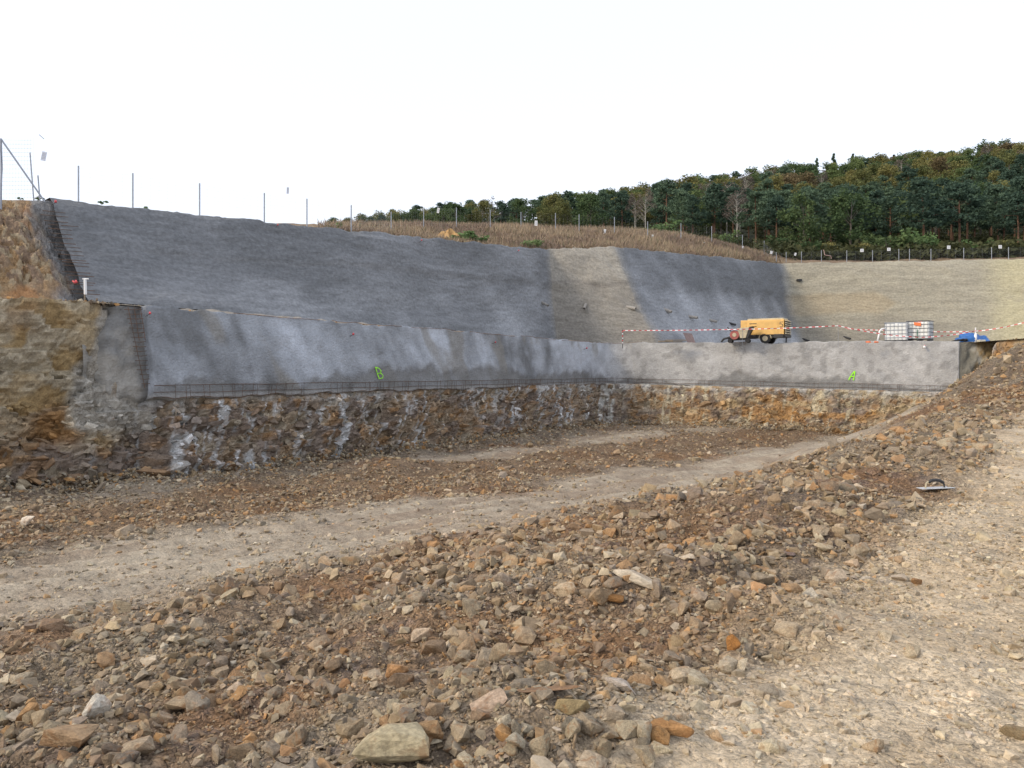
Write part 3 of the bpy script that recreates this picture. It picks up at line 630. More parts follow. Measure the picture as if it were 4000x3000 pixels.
for px, py, dx, dy, dz, ln, r in [(2118, 1183, .55, -.6, -.35, .62, .085), (2284, 1190, -.25, -.75, -.5, .55, .10), (2456, 1202, .7, -.5, -.2, .52, .12), (2598, 1211, .75, -.5, -.35, .52, .11), (2692, 1238, .8, -.5, -.18, .62, .11), (2772, 1250, .8, -.5, -.25, .55, .10), (2850, 1262, .8, -.5, -.3, .5, .09), (2910, 1269, .9, -.4, 0, .5, .09), (3143, 1325, .6, -.7, -.3, .5, .10), (3306, 1316, .5, -.8, -.3, .5, .10)]:
    q, n_ = slope_pt(px, py); dv = np.array([dx, dy, dz]); dv /= np.linalg.norm(dv)
    o = under(hollow(MB(), q-dv*.25, q+dv*ln, r).build('drain_pipe', M_pvc if px < 2800 else M_dark), slope)
for k in range(20):                                             # bar ends along the slope's left edge
    t = k/19; x = 205+t*85+rng.normal()*5; y = 830+t*330
    q, n_ = slope_pt(x+14, y); o = under(MB().tube([q+n_*.05-np.array([.30+rng.random()*.15, .15, .0]), q+n_*.06+np.array([.22+.2*rng.random(), .15, -.03])], .011, 5).build('bar_end', M_rebar), slope)
q, n_ = slope_pt(3121, 1097); under(MB().box(q+n_*.1, (.42, .35, .22), .3).build('pipe_stub', M_dark, bevel=.03), slope)

# ------------------------------------------------------------------ hillside above the cutting
crest = Vu2[:, -1]
ex = at_idx(UP_C, np.linspace(0, 1.98, 60)); crest_all = np.concatenate([ex-np.array([0, 0, .05]), crest])
keep = np.arange(0, len(crest), 40)
hp = [crest[i] for i in keep]+[np.array(p) for p in UP_C[:2]]
hp += [P(*a) for a in [(1290,905,50),(1400,890,58),(1500,886,63),(1800,888,66),(2000,895,68),(2200,908,69),(2400,920,70),(2600,937,72),(2800,952,77),(2950,995,82),
  (2000,915,86),(2400,937,90),(2600,948,94),(2800,968,97),(1500,908,90),(3100,988,105),(3500,978,105),(4000,962,105),(4700,950,105),(2700,944,112),(2300,925,122),
  (900,985,150),(1300,962,170),(1700,918,180),(2000,905,190),(2400,862,205),(2800,815,220),(3000,785,230),(3300,745,240),(3600,725,250),(4000,682,260),(4700,610,270),
  (1500,990,400),(3000,900,400),(4500,800,400),(200,830,60),(800,885,70),(-600,800,80),(0,900,200),(500,960,260)]]
h_tps = TPS(hp)
sr = np.concatenate([[0], 0.35*np.power(420/.35, np.linspace(0, 1, 95)), [900, 2500]])
sel = np.unique(np.concatenate([np.arange(0, len(crest_all), 3), [len(crest_all)-1]])); cr = crest_all[sel]
dirs = cr[:, :2]/np.linalg.norm(cr[:, :2], axis=1, keepdims=True)
XY = cr[:, None, :2]+dirs[:, None, :]*sr[None, :, None]
def hill_raw(X, Y):
    z = h_tps(X, Y); rr = np.hypot(X, Y); return np.clip(z, 2, 92)*(1-sstep(380, 700, rr))+30*sstep(380, 700, rr)
Zc = hill_raw(cr[:, 0], cr[:, 1])
Zh = hill_raw(XY[..., 0], XY[..., 1])+(cr[:, 2]-Zc)[:, None]*(1-sstep(0, 5, sr))[None, :]
Zh = Zh+.25*fbm(XY[..., 0]*.5, XY[..., 1]*.5, o=4, seed=101)*sstep(.6, 4, sr)[None, :]
def hill_z(X, Y): return hill_raw(X, Y)+.25*fbm(np.asarray(X)*.5, np.asarray(Y)*.5, o=4, seed=101)
nh = fbm(XY[..., 0]*.15, XY[..., 1]*.15, o=4, seed=102)*.5+.5
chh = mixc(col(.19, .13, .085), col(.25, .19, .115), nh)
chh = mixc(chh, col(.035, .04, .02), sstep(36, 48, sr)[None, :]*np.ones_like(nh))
chh = mixc(chh, col(.30, .28, .25), (1-sstep(.1, 1.1, sr))[None, :]*np.ones_like(nh))
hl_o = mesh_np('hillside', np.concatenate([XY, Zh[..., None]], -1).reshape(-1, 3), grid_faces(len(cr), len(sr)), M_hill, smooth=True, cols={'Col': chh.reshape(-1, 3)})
tag(hl_o, 'brown hillside rising behind the top of the cutting', kind='structure')

# ------------------------------------------------------------------ stones
def hull_stone(npts, dims, rs, sub_=0):
    bm = bmesh.new()
    for _ in range(npts):
        d = rs.normal(size=3); d /= np.linalg.norm(d); d = np.sign(d)*np.abs(d)**.65
        bm.verts.new((d*np.array(dims)*(.75+.25*rs.random())).tolist())
    r = bmesh.ops.convex_hull(bm, input=bm.verts)
    bmesh.ops.delete(bm, geom=[g for g in r['geom_interior'] if isinstance(g, bmesh.types.BMVert)], context='VERTS')
    if sub_:
        bmesh.ops.triangulate(bm, faces=bm.faces[:])
        bmesh.ops.subdivide_edges(bm, edges=bm.edges[:], cuts=2, use_grid_fill=True)
        bmesh.ops.triangulate(bm, faces=bm.faces[:])
        bmesh.ops.smooth_vert(bm, verts=bm.verts[:], factor=.35, use_axis_x=True, use_axis_y=True, use_axis_z=True)
        co = np.array([v.co for v in bm.verts]); s0 = rs.random()*50
        n = fbm(co[:, 0]*2.2+s0, co[:, 1]*2.2, co[:, 2]*2.2, o=3, seed=3)*.16
        for v_, a in zip(bm.verts, n): v_.co *= 1+a
    else: bmesh.ops.triangulate(bm, faces=bm.faces[:])
    bm.normal_update(); return bm
protos = []
for k in range(28):
    rs = np.random.default_rng(100+k); fl = rs.uniform(.28, .8); el = rs.uniform(.55, .95)
    bm = hull_stone(11, (1, el, fl), rs); bm.verts.index_update()
    protos.append((np.array([v_.co for v_ in bm.verts]), np.array([[q.index for q in f.verts] for f in bm.faces]))); bm.free()
hi = []
for k in range(22):
    rs = np.random.default_rng(300+k); fl = rs.uniform(.32, .8); el = rs.uniform(.55, .95)
    bm = hull_stone(12, (1, el, fl), rs, 1); me = bpy.data.meshes.new('rock'); bm.to_mesh(me); bm.free(); me.materials.append(M_loose); hi.append(me)
PAL = np.array([[.265, .195, .115], [.33, .265, .175], [.195, .165, .125], [.36, .205, .085], [.43, .365, .26], [.25, .215, .16], [.17, .12, .075], [.355, .295, .20], [.50, .45, .35]])
PW = {'rub': [.24, .19, .13, .10, .07, .12, .08, .06, .01], 'ramp': [.06, .17, .05, .03, .25, .15, .02, .22, .05], 'track': [.15, .22, .14, .07, .10, .18, .04, .09, .01]}
def rotm(a, b, c):
    ca, sa, cb_, sb, cc_, sc2 = np.cos(a), np.sin(a), np.cos(b), np.sin(b), np.cos(c), np.sin(c)
    Rz = np.stack([np.stack([ca, -sa, 0*a], -1), np.stack([sa, ca, 0*a], -1), np.stack([0*a, 0*a, 1+0*a], -1)], -2)
    Ry = np.stack([np.stack([cb_, 0*a, sb], -1), np.stack([0*a, 1+0*a, 0*a], -1), np.stack([-sb, 0*a, cb_], -1)], -2)
    Rx = np.stack([np.stack([1+0*a, 0*a, 0*a], -1), np.stack([0*a, cc_, -sc2], -1), np.stack([0*a, sc2, cc_], -1)], -2)
    return Rz@Ry@Rx
allp, alls, allc = [], [], []
for k in range(8):
    rs = np.random.default_rng(900+k); V_ = np.array([[1, 0, 0], [-1, 0, 0], [0, .75, 0], [0, -.75, 0], [0, 0, .5], [0, 0, -.5]])*rs.uniform(.7, 1.15, (6, 3))+rs.normal(size=(6, 3))*.14
    protos.append((V_, np.array([[0, 2, 4], [2, 1, 4], [1, 3, 4], [3, 0, 4], [2, 0, 5], [1, 2, 5], [3, 1, 5], [0, 3, 5]])))
# (size radius m, per m2 in rubble / ramp / track, farthest distance)
for s, nr_, na, nt_, dmax in [(.0095, 1100, 900, 400, 5.8), (.016, 620, 420, 220, 9.5), (.027, 210, 85, 60, 14), (.044, 66, 10, 9, 24), (.076, 17, .5, .9, 46), (.12, 3.4, .03, .02, 46), (.2, .16, 0, 0, 40)]:
    dens = max(nr_, na, nt_); ymin = 2.4
    area = .72*(dmax**2-ymin**2)+1.2*(dmax-ymin); n = int(area*dens)
    Y = np.sqrt(rng.random(n)*(dmax**2-ymin**2)+ymin**2); X = (rng.random(n)*2-1)*(.70*Y+.5)
    ramp, track, mound, p, q = masks(X, Y)
    loc = nr_*(1-np.maximum(ramp, track))+na*ramp+nt_*track*(1-ramp)
    clump = sstep(-.55, .35, fbm(X*1.3, Y*1.3, o=3, seed=111))*1.25
    loc = loc*(.25+.75*clump)*(1-.6*sstep(6, 12, Y)*(s < .03))
    inside = (p > -24.5-.10*(q-20)) & (Y < 46)
    k = (rng.random(n)*dens < loc) & inside & ~((np.hypot(X-5.1, Y-9.2) < .75) & (s > .03))
    X, Y, ramp, track = X[k], Y[k], ramp[k], track[k]; n = len(X)
    sz = s*np.exp(rng.normal(size=n)*.32)*np.where((s > .06) & (road(X, Y)[0] < -8), .72, 1); sz = np.minimum(sz, .042+.0125*Y); z = ground_z(X, Y)
    kind = np.where(ramp > .5, 1, np.where(track > .5, 2, 0)); ci = np.zeros(n, int)
    for kk, nm in enumerate(('rub', 'ramp', 'track')): ci = np.where(kind == kk, rng.choice(9, n, p=np.array(PW[nm])/sum(PW[nm])), ci)
    c_ = PAL[ci]*np.exp(rng.normal(size=(n, 1))*.16)*(1+rng.normal(size=(n, 3))*.02)
    base = ground_col(X, Y); c_ = c_*.68+base*.42
    sink = np.where(kind == 1, .10, .25)
    allp.append(np.stack([X, Y, z+sz*(sink-.05)], 1)); alls.append(sz); allc.append(np.clip(c_, .02, .8))
allp, alls, allc = np.concatenate(allp), np.concatenate(alls), np.concatenate(allc)
N = len(alls); pid = np.where(alls < .021, 28+rng.integers(0, 8, N), rng.integers(0, 28, N))
RM = rotm(rng.random(N)*6.283, rng.normal(size=N)*.38, rng.normal(size=N)*.38)
pxs = allp[:, 0]/allp[:, 1]*F+2000; pys = 1450-(allp[:, 2]-EYE)/allp[:, 1]*F
vis = (pxs > -20) & (pxs < 4020) & (pys < 2990)
app = np.where(vis, alls/allp[:, 1], 0); order = np.argsort(-app); big = order[:270]
small = np.ones(N, bool); small[big] = False
Vs, Fsn, Cs, off_ = [], [], [], 0
for k, (pv, pf) in enumerate(protos):
    m = np.where(small & (pid == k))[0]
    if not len(m): continue
    W = np.einsum('nij,vj->nvi', RM[m], pv)*alls[m][:, None, None]+allp[m][:, None, :]
    Vs.append(W.reshape(-1, 3)); Cs.append(np.repeat(allc[m], len(pv), 0))
    Fsn.append((pf[None]+(np.arange(len(m))*len(pv))[:, None, None]).reshape(-1, 3)+off_); off_ += len(m)*len(pv)
rub = mesh_np('rubble', np.concatenate(Vs), np.concatenate(Fsn), M_stone, cols={'Col': np.concatenate(Cs)})
tag(rub, 'countless small broken stones strewn over the excavation floor', 'rubble', kind='stuff')
print('stones', N, 'tris', sum(len(f) for f in Fsn))

def rock(px, py, d_, size, c_, label, group=None, proto=0, rot=(0, 0, 0), dims=(1, 1, 1), lift=.25, z=None):
    me = hi[proto % len(hi)]; o = link('rock', me)
    X, Y = ((px-2000)/F*d_, d_) if py is not None else (px, d_)
    zz = float(ground_z(np.array([X]), np.array([Y]))[0]) if z is None else z
    o.location = (X, Y, zz+size*lift*dims[2]); o.rotation_euler = rot; o.scale = [size*a for a in dims]; o.color = (*[float(a) for a in c_], 1)
    return tag(o, label, 'rock', group)
def gdist(px, py):
    """distance at which the line of sight through a pixel meets the ground"""
    ds = np.linspace(2.4, 46, 1800); X = (px-2000)/F*ds; g = ground_z(X, ds); s_ = EYE+(1450-py)/F*ds
    h = np.where(s_ < g)[0]; return float(ds[h[0]]) if len(h) else 40.
HERO = [(1540, 2985, 345, (.40, .34, .22), 'largest tan boulder resting beside the grey stone heap', 1, (1, .8, .75)),
 (1920, 2775, 165, (.42, .31, .22), 'orange and white rock between the long brown slab and the stone heap', 2, (1, .75, .6)),
 (2625, 2880, 180, (.36, .20, .085), 'rust orange blocky rock on the edge of the grey stone heap', 3, (1, .7, .62)),
 (385, 2800, 150, (.46, .42, .35), 'pale grey knobbly rock standing behind an orange-tan block', 4, (1, .8, .8)),
 (265, 2915, 200, (.34, .235, .14), 'orange-tan angular block in front of the pale knobbly rock', 5, (1, .8, .6)),
 (690, 2790, 150, (.31, .235, .15), 'tan split rock with a broken face and dark hollow', 6, (1, .8, .85)),
 (770, 2770, 120, (.25, .21, .16), 'grey brown rock leaning on the tan split rock', 7, (1, .7, .9)),
 (2540, 2305, 270, (.50, .43, .33), 'long pale buff slab lying beside the cleared ramp', 8, (1, .38, .30)),
 (2375, 2360, 130, (.21, .105, .035), 'dark rust plate tipped up beside the long pale slab', 9, (1, .6, .5)),
 (1950, 2590, 110, (.33, .255, .165), 'tan wedge-shaped slab standing on end in the rubble', 10, (.8, .5, 1.3)),
 (2130, 2710, 270, (.25, .155, .09), 'long flat brown slab above the stone heap', 11, (1, .35, .16)),
 (2440, 2715, 140, (.43, .37, .31), 'pale pinkish rock right of the long brown slab', 12, (1, .7, .55)),
 (2845, 2630, 120, (.44, .36, .25), 'pale cream block on the small heap beside the ramp', 13, (1, .7, .65)),
 (2865, 2545, 90, (.40, .19, .06), 'bright orange upright shard on the small spoil heap', 14, (.6, .5, 1.1)),
 (130, 2050, 95, (.52, .46, .38), 'white rock lying on the brown rubble left of the haul track', 15, (1, .7, .6)),
 (3585, 2290, 42, (.30, .17, .08), 'small round brown clod alone on the cleared ramp', 16, (1, .9, .9)),
 (3965, 2900, 110, (.27, .205, .12), 'crumbly brown clod at the ramp edge', 17, (1, .8, .7)),
 (2235, 2790, 150, (.33, .25, .13), 'olive tan ridged rock between the brown slab and orange rock', 18, (1, .6, .6)),
 (3100, 2170, 120, (.20, .15, .13), 'thin purple-brown plate jutting from the berm', 19, (1, .55, .25)),
 (3280, 2250, 105, (.36, .29, .20), 'flat tan plate overhanging the foot of the berm', 20, (1, .6, .25)),
 (540, 2960, 150, (.36, .28, .19), 'buff angular rock beyond the orange-tan block', 21, (1, .7, .6)),
 (1690, 2700, 130, (.27, .22, .17), 'grey brown slab lying left of the orange and white rock', 1, (1, .6, .35))]
for k, (px, py, wpx, c_, lab, pr, dm) in enumerate(HERO):
    d_ = gdist(px, min(py, 2985)); rock(px, py, d_+.02, wpx/2/F*d_*1.28, c_, lab, proto=pr, rot=(rng.normal()*.12, rng.normal()*.12, rng.normal()*.5), dims=dm, lift=.35)
HN = []
for h in HERO:
    d_ = gdist(h[0], min(h[1], 2985)); w_ = h[4].split(); HN.append(((h[0]-2000)/F*d_, d_, h[4]))
short = ['largest tan boulder', 'orange and white rock', 'rust orange blocky rock', 'pale grey knobbly rock', 'orange-tan angular block', 'tan split rock', 'leaning grey brown rock', 'long pale buff slab', 'tipped rust plate', 'upright tan wedge slab', 'long flat brown slab', 'pale pinkish rock', 'pale cream block', 'bright orange shard', 'lone white rock', 'round brown clod', 'crumbly brown clod', 'olive tan ridged rock', 'purple-brown plate', 'overhanging tan plate', 'buff angular rock', 'grey brown slab']
for i in big:
    o = link('rock', hi[int(rng.integers(0, len(hi)))]); o.location = allp[i].tolist(); s = float(alls[i]*.95)
    o.scale = (s, s, s); o.rotation_euler = (float(rng.normal()*.35), float(rng.normal()*.35), float(rng.random()*6.28)); o.color = (*allc[i].tolist(), 1)
    b = allc[i]; hue = 'rust brown' if b[0]/b[2] > 2.45 else ('pale tan' if b.mean() > .265 else 'grey brown'); big_ = 'fist-sized' if s < .062 else 'brick-sized'
    ds = [math.hypot(a[0]-allp[i][0], a[1]-allp[i][1]) for a in HN]; k = int(np.argmin(ds))
    tag(o, '%s %s loose rock lying nearest the %s' % (big_, hue, short[k]), 'rock', '%s %s rocks near the %s' % (big_, hue, short[k]))
# heap of clean grey-tan stones in the bottom middle
m_ = []
for k in range(24):
    px = rng.uniform(1950, 2650); py = rng.uniform(2840, 2985); d_ = gdist(px, py)
    rock(px, py, d_, rng.uniform(.035, .07), PAL[rng.choice([4, 7, 5, 1, 3])]*rng.uniform(.85, 1.1), 'clean grey tan stone in the heap below the orange rock', 'stones of the grey heap', int(rng.integers(0, 22)), (rng.normal()*.5, rng.normal()*.5, rng.random()*6.28), (1, 1, 1), .45)

# loose blocks standing proud of the rock face (parts of the face), talus below it
blk = []
for k in range(10):
    rs = np.random.default_rng(500+k); bm = hull_stone(12, (1, rs.uniform(.5, .9), rs.uniform(.3, .6)), rs); me = bpy.data.meshes.new('rock_block'); bm.to_mesh(me); bm.free(); me.materials.append(M_loose); blk.append(me)
for par, VV, NN, CC, cnt in ((rf, Vf, nf, cc, 250), (rk, Vk, nk, ck, 60)):
    nb = 0
    while nb < cnt:
        i = int(rng.integers(4, VV.shape[0]-20)); j = int(rng.integers(2, 38 if par is rf else 24)); p_ = VV[i, j]; sx = p_[0]/p_[1]*F+2000
        if not (-60 < sx < (3800 if par is rf else 570)): continue
        o = link('rock_block', blk[int(rng.integers(0, 10))], par); n_ = NN[i, j]; s = float(np.exp(rng.normal()*.45)*.20)
        o.location = (p_-n_*s*.25).tolist()
        yaw = math.atan2(n_[1], n_[0])+math.pi/2; o.rotation_euler = (float(rng.normal()*.3), float(rng.normal()*.35-.2), yaw+float(rng.normal()*.3)); o.scale = (s*1.25, s*.75, s*.8)
        c_ = CC[i, j]*rng.uniform(.75, 1.15); o.color = (*np.clip(c_, .03, .6).tolist(), 1); nb += 1
# countless smaller broken pieces that make up the rest of the face
for par, VV, NN, CC, cnt in ((rf, Vf, nf, cc, 5200), (rk, Vk, nk, ck, 1300)):
    i_ = rng.integers(2, VV.shape[0]-3, cnt); j_ = rng.integers(0, VV.shape[1]-3 if par is rf else 30, cnt); sz_ = .085*np.exp(rng.normal(size=cnt)*.45)
    p_ = VV[i_, j_]-NN[i_, j_]*(sz_*.15)[:, None]; yaw_ = np.arctan2(NN[i_, j_, 1], NN[i_, j_, 0])+np.pi/2
    RMb = rotm(yaw_+rng.normal(size=cnt)*.5, rng.normal(size=cnt)*.4, rng.normal(size=cnt)*.4); pb = rng.integers(0, 28, cnt); cb_ = np.clip(CC[i_, j_]*np.exp(rng.normal(size=(cnt, 1))*.25), .02, .7)
    Vs, Fsn, Cs, off_ = [], [], [], 0
    for k, (pv, pf) in enumerate(protos[:28]):
        m = np.where(pb == k)[0]; W = np.einsum('nij,vj->nvi', RMb[m], pv*np.array([1.15, .7, .85]))*sz_[m][:, None, None]+p_[m][:, None, :]
        Vs.append(W.reshape(-1, 3)); Cs.append(np.repeat(cb_[m], len(pv), 0)); Fsn.append((pf[None]+(np.arange(len(m))*len(pv))[:, None, None]).reshape(-1, 3)+off_); off_ += len(m)*len(pv)
    mesh_np('rock_pieces', np.concatenate(Vs), np.concatenate(Fsn), M_stone, parent=par, cols={'Col': np.concatenate(Cs)})['kind'] = 'stuff'
# talus as one more layer of countless stones
tpl = []; szl = []
for VV, NN, k_ in ((Vf, nf, 4600), (Vk, nk, 1500)):
    it = rng.integers(2, VV.shape[0]-4, k_); out = np.abs(rng.normal(size=k_))*.55; t_ = VV[it, 0]+NN[it, 0]*out[:, None]
    t_[:, 2] = np.maximum(ground_z(t_[:, 0], t_[:, 1]), 0)+np.clip(.38-out*.5, 0, 1)*rng.random(k_); tpl.append(t_); szl.append(.05*np.exp(rng.normal(size=k_)*.5))
be = rng.integers(0, len(ed), 2600); be = be[(ei[be] < 2.6) | (rng.random(2600) < .35)]; bk_ = rng.random(len(be))**2*.9; inw = inn[be]-ed[be]; inw /= np.linalg.norm(inw, axis=1, keepdims=True)
t_ = ed[be]+inw*np.minimum(bk_, .9)[:, None]; t_[:, 2] += .01; tpl.append(t_); szl.append(np.where(ei[be] < 2.6, .05, .028)*np.exp(rng.normal(size=len(be))*.5))
tp_ = np.concatenate(tpl); s_ = np.concatenate(szl); tn = len(tp_)
RM2 = rotm(rng.random(tn)*6.28, rng.normal(size=tn)*.5, rng.normal(size=tn)*.5); pid2 = rng.integers(0, 36, tn); tc_ = PAL[rng.choice(9, tn, p=np.array(PW['rub'])/sum(PW['rub']))]*rng.uniform(.8, 1.15, (tn, 1))
Vs, Fsn, Cs, off_ = [], [], [], 0
for k, (pv, pf) in enumerate(protos):
    m = np.where(pid2 == k)[0]; W = np.einsum('nij,vj->nvi', RM2[m], pv)*s_[m][:, None, None]+tp_[m][:, None, :]
    Vs.append(W.reshape(-1, 3)); Cs.append(np.repeat(tc_[m], len(pv), 0)); Fsn.append((pf[None]+(np.arange(len(m))*len(pv))[:, None, None]).reshape(-1, 3)+off_); off_ += len(m)*len(pv)
ta = mesh_np('talus', np.concatenate(Vs), np.concatenate(Fsn), M_stone, cols={'Col': np.concatenate(Cs)})
tag(ta, 'fallen stones banked along the rock foot and littering the bench edge', 'rubble', kind='stuff')

# ------------------------------------------------------------------ dry grass, weeds
def hill_at(px, d): X = (px-2000)/F*d; return X, d, float(hill_z(np.array([X]), np.array([d]))[0])
ng = 80000
gi = rng.integers(0, len(cr), ng*2); sg = rng.random(ng*2)**1.3*34+.5
gx = cr[gi, 0]+dirs[gi, 0]*sg; gy = cr[gi, 1]+dirs[gi, 1]*sg; gpx = gx/gy*F+2000
k = (gpx > 1230) & (gpx < 3060) & (gy < 92) & (rng.random(ng*2) < np.clip((gpx-1230)/120, .1, 1)); gx, gy, sg, gpx = gx[k][:ng], gy[k][:ng], sg[k][:ng], gpx[k][:ng]; n = len(gx)
# height of the sheet at those points
gz = hill_raw(gx, gy)+.25*fbm(gx*.5, gy*.5, o=4, seed=101)*sstep(.6, 4, sg)-.05
pat = fbm(gx*.25, gy*.25, o=3, seed=121)*.5+.5
hgt = (.18+.46*rng.random(n)*(.5+pat))*sstep(.2, 3, sg+.4)
ang = rng.random(n)*6.28; wd = .025+.03*rng.random(n); lean_ = rng.normal(size=(n, 2))*.22
b0 = np.stack([gx-np.cos(ang)*wd, gy-np.sin(ang)*wd, gz], 1); b1 = np.stack([gx+np.cos(ang)*wd, gy+np.sin(ang)*wd, gz], 1); tpq = np.stack([gx+lean_[:, 0], gy+lean_[:, 1], gz+hgt], 1)
GV = np.stack([b0, b1, tpq], 1).reshape(-1, 3)
gc = mixc(col(.225, .165, .12), col(.36, .285, .195), np.clip(pat+rng.normal(size=n)*.25, 0, 1)); gc = mixc(gc, col(.19, .14, .115), sstep(.0, .4, fbm(gx*.4, gy*.4, o=2, seed=122))*.7)
gc = mixc(gc, col(.09, .13, .05), (rng.random(n) < .05)*.8+0.)
M_grass = attr_mat('dry_grass', n1=(1, .05), n2=(3, .1), bump=(5, .001))
gg = mesh_np('dry_grass', GV, np.arange(n*3).reshape(-1, 3), M_grass, cols={'Col': np.repeat(gc, 3, 0)})
tag(gg, 'dry reddish brown weeds and grass covering the mound behind the crest', 'grass', kind='stuff')
def leaf_cloud(centres, radii, per, size, rs, flat=1.0, up=.0):
    V, Fs = [], []
    for c_, r in zip(centres, radii):
        d = rs.normal(size=(per, 3)); d /= np.linalg.norm(d, axis=1, keepdims=True); d *= (rs.random((per, 1))**.45); pts = np.array(c_)+d*np.array(r)
        a = rs.normal(size=(per, 3)); a[:, 2] *= .6; a /= np.linalg.norm(a, axis=1, keepdims=True)
        b = np.cross(a, rs.normal(size=(per, 3))); b /= np.linalg.norm(b, axis=1, keepdims=True); s = size*(.6+.8*rs.random((per, 1)))
        n0 = len(V)*0
        V.append(np.stack([pts-a*s, pts+b*s*.55, pts+a*s, pts-b*s*.55], 1).reshape(-1, 3))
    V = np.concatenate(V); return V, np.arange(len(V)).reshape(-1, 4)
def mesh_only(name, V, Fs, mat):
    o = mesh_np(name, V, Fs, mat); me = o.data; bpy.data.objects.remove(o); return me
wv, wf = leaf_cloud([(rng.normal()*.3, rng.normal()*.3, .25+.2*rng.random()) for _ in range(9)], [(.22, .22, .18)]*9, 22, .10, rng)
weed = [mesh_only('leaves', wv, wf, L_weed)]
WEEDS = [(395, 27.5, .45), (560, 29.6, .6), (860, 33.5, .9), (925, 34.5, .8), (985, 35.3, .6), (1120, 38, .7), (1160, 39, .6), (1240, 41, 1.0), (1300, 42.5, .9), (1800, 53, 1.6), (1830, 54, 1.8), (1870, 53.8, 1.5), (2060, 54.5, 1.1), (2100, 55.2, 1.2), (80, 25.8, .3), (150, 26, .35)]
for px, d, s in WEEDS:
    X, Y, z = hill_at(px, d); i = np.argmin(np.hypot(cr[:, 0]-X, cr[:, 1]-Y)); z = min(z, cr[i, 2]+.15) if px < 1290 else z
    r = empty('weed', (X, Y, z-.02), rng.random()*6); s *= .6 if px < 1290 else 1; r.scale = (s, s, s*.8)
    l = link('leaves', weed[0], r); st = MB()
    for k in range(4): st.tube([(0, 0, -.15), (rng.normal()*.25, rng.normal()*.25, .4)], .012, 4)
    st.build('stem', M_bark2, r)
    if px < 1290: tag(r, 'small green weed sprouting along the slope crest below the wire fence', 'weed', 'weeds on the slope crest')
    else: tag(r, 'low green bramble on the dry grass mound behind the crest', 'bramble', 'brambles on the mound')
# orange earth heap on the mound
ehx, ehy, ehz = hill_at(1752, 53.5)
tt = np.linspace(0, 2*np.pi, 28, endpoint=False); rr_ = np.linspace(0, 1, 9); V = []
for a in tt:
    for r in rr_: V.append((ehx+math.cos(a)*r*1.7, ehy+math.sin(a)*r*1.1, ehz-.25+.95*(1-r**1.4)*(1+.25*math.sin(a*3+r*7)+.15*math.sin(a*7))))
Fs = [(i*9+j, ((i+1) % 28)*9+j, ((i+1) % 28)*9+j+1, i*9+j+1) for i in range(28) for j in range(8)]
eh = mesh_np('earth_heap', V, Fs, M_rock, cols={'Col': np.tile(col(.46, .29, .13), (len(V), 1))*(1+rng.normal(size=(len(V), 1))*.1)})
tag(eh, 'small heap of orange earth beside green brambles on the crest', 'earth heap')

# ------------------------------------------------------------------ trees on the hill
def tree_mesh(kind, seed):
    rs = np.random.default_rng(seed); H = 10.0; cen, rad = [], []
    t = MB()
    if kind == 'pine':
        lean = rs.normal(size=2)*.35; t.tube([(0, 0, -1), (lean[0]*.4, lean[1]*.4, H*.5), (lean[0], lean[1], H*.93)], [.17, .13, .04], 6)
        base = rs.uniform(.34, .52)
        for k in range(34):
            h = base+(1-base)*((k+rs.random())/34); sp = 3.2*(1-((h-base)/(1-base))**1.8)*.9+.5
            if h < base+.12: sp *= .7
            a = rs.random()*6.28; r = sp*rs.uniform(.35, 1.0)
            cpt = (lean[0]*h+math.cos(a)*r, lean[1]*h+math.sin(a)*r, h*H); cen.append(cpt); rad.append((rs.uniform(.8, 1.4), rs.uniform(.8, 1.4), rs.uniform(.3, .6)))
            if k % 2 == 0: t.tube([(lean[0]*h, lean[1]*h, h*H-.35), cpt], [.045, .02], 4)
        V, Fs = leaf_cloud(cen, rad, 70, .22, rs); mats = (L_pine, M_bark)
    elif kind in ('green', 'olive', 'russet'):
        t.tube([(0, 0, -1), (.1, 0, H*.35), (.2, .1, H*.8)], [.2, .14, .04], 6)
        for k in range(32):
            h = rs.uniform(.22, .97); sp = 4.0*math.sin(math.pi*min(1, (h-.05)/.98)**.9)+.4
            a = rs.random()*6.28; r = sp*rs.uniform(.3, .95); cpt = (math.cos(a)*r, math.sin(a)*r, h*H); cen.append(cpt); q = rs.uniform(.9, 1.6); rad.append((q, q, q*.75))
            if k % 3 == 0: t.tube([(.1, 0, h*H*.7), cpt], [.05, .02], 4)
        V, Fs = leaf_cloud(cen, rad, 90, .23, rs); mats = ({'green': L_green, 'olive': L_olive, 'russet': L_russet}[kind], M_bark2)
    elif kind == 'bare':
        t.tube([(0, 0, -1), (.1, 0, H*.5), (.05, .1, H*.95)], [.15, .1, .025], 6)
        for k in range(26):
            h = rs.uniform(.35, .95); a = rs.random()*6.28; r = 2.1*(1-h)+.8; e = (math.cos(a)*r, math.sin(a)*r, h*H+r*.9); t.tube([(.05, 0, h*H), e], [.035, .012], 4)
            cen.append(e); rad.append((.7, .7, .6))
        V, Fs = leaf_cloud(cen, rad, 26, .16, rs); mats = (L_grey, M_birch)
    elif kind == 'spire':
        t.tube([(0, 0, -1), (0, 0, H*.97)], [.13, .02], 5)
        for k in range(26):
            h = .15+.83*k/25; sp = 1.7*(1-h)+.2; a = rs.random()*6.28; cen.append((math.cos(a)*sp*.5, math.sin(a)*sp*.5, h*H)); rad.append((sp*.8, sp*.8, .3))
        V, Fs = leaf_cloud(cen, rad, 60, .24, rs); mats = (L_pine if seed % 20 else L_green, M_bark2)
    o = t.build('trunk', mats[1]); tm = o.data; bpy.data.objects.remove(o)
    return mesh_only('crown', V, Fs, mats[0]), tm
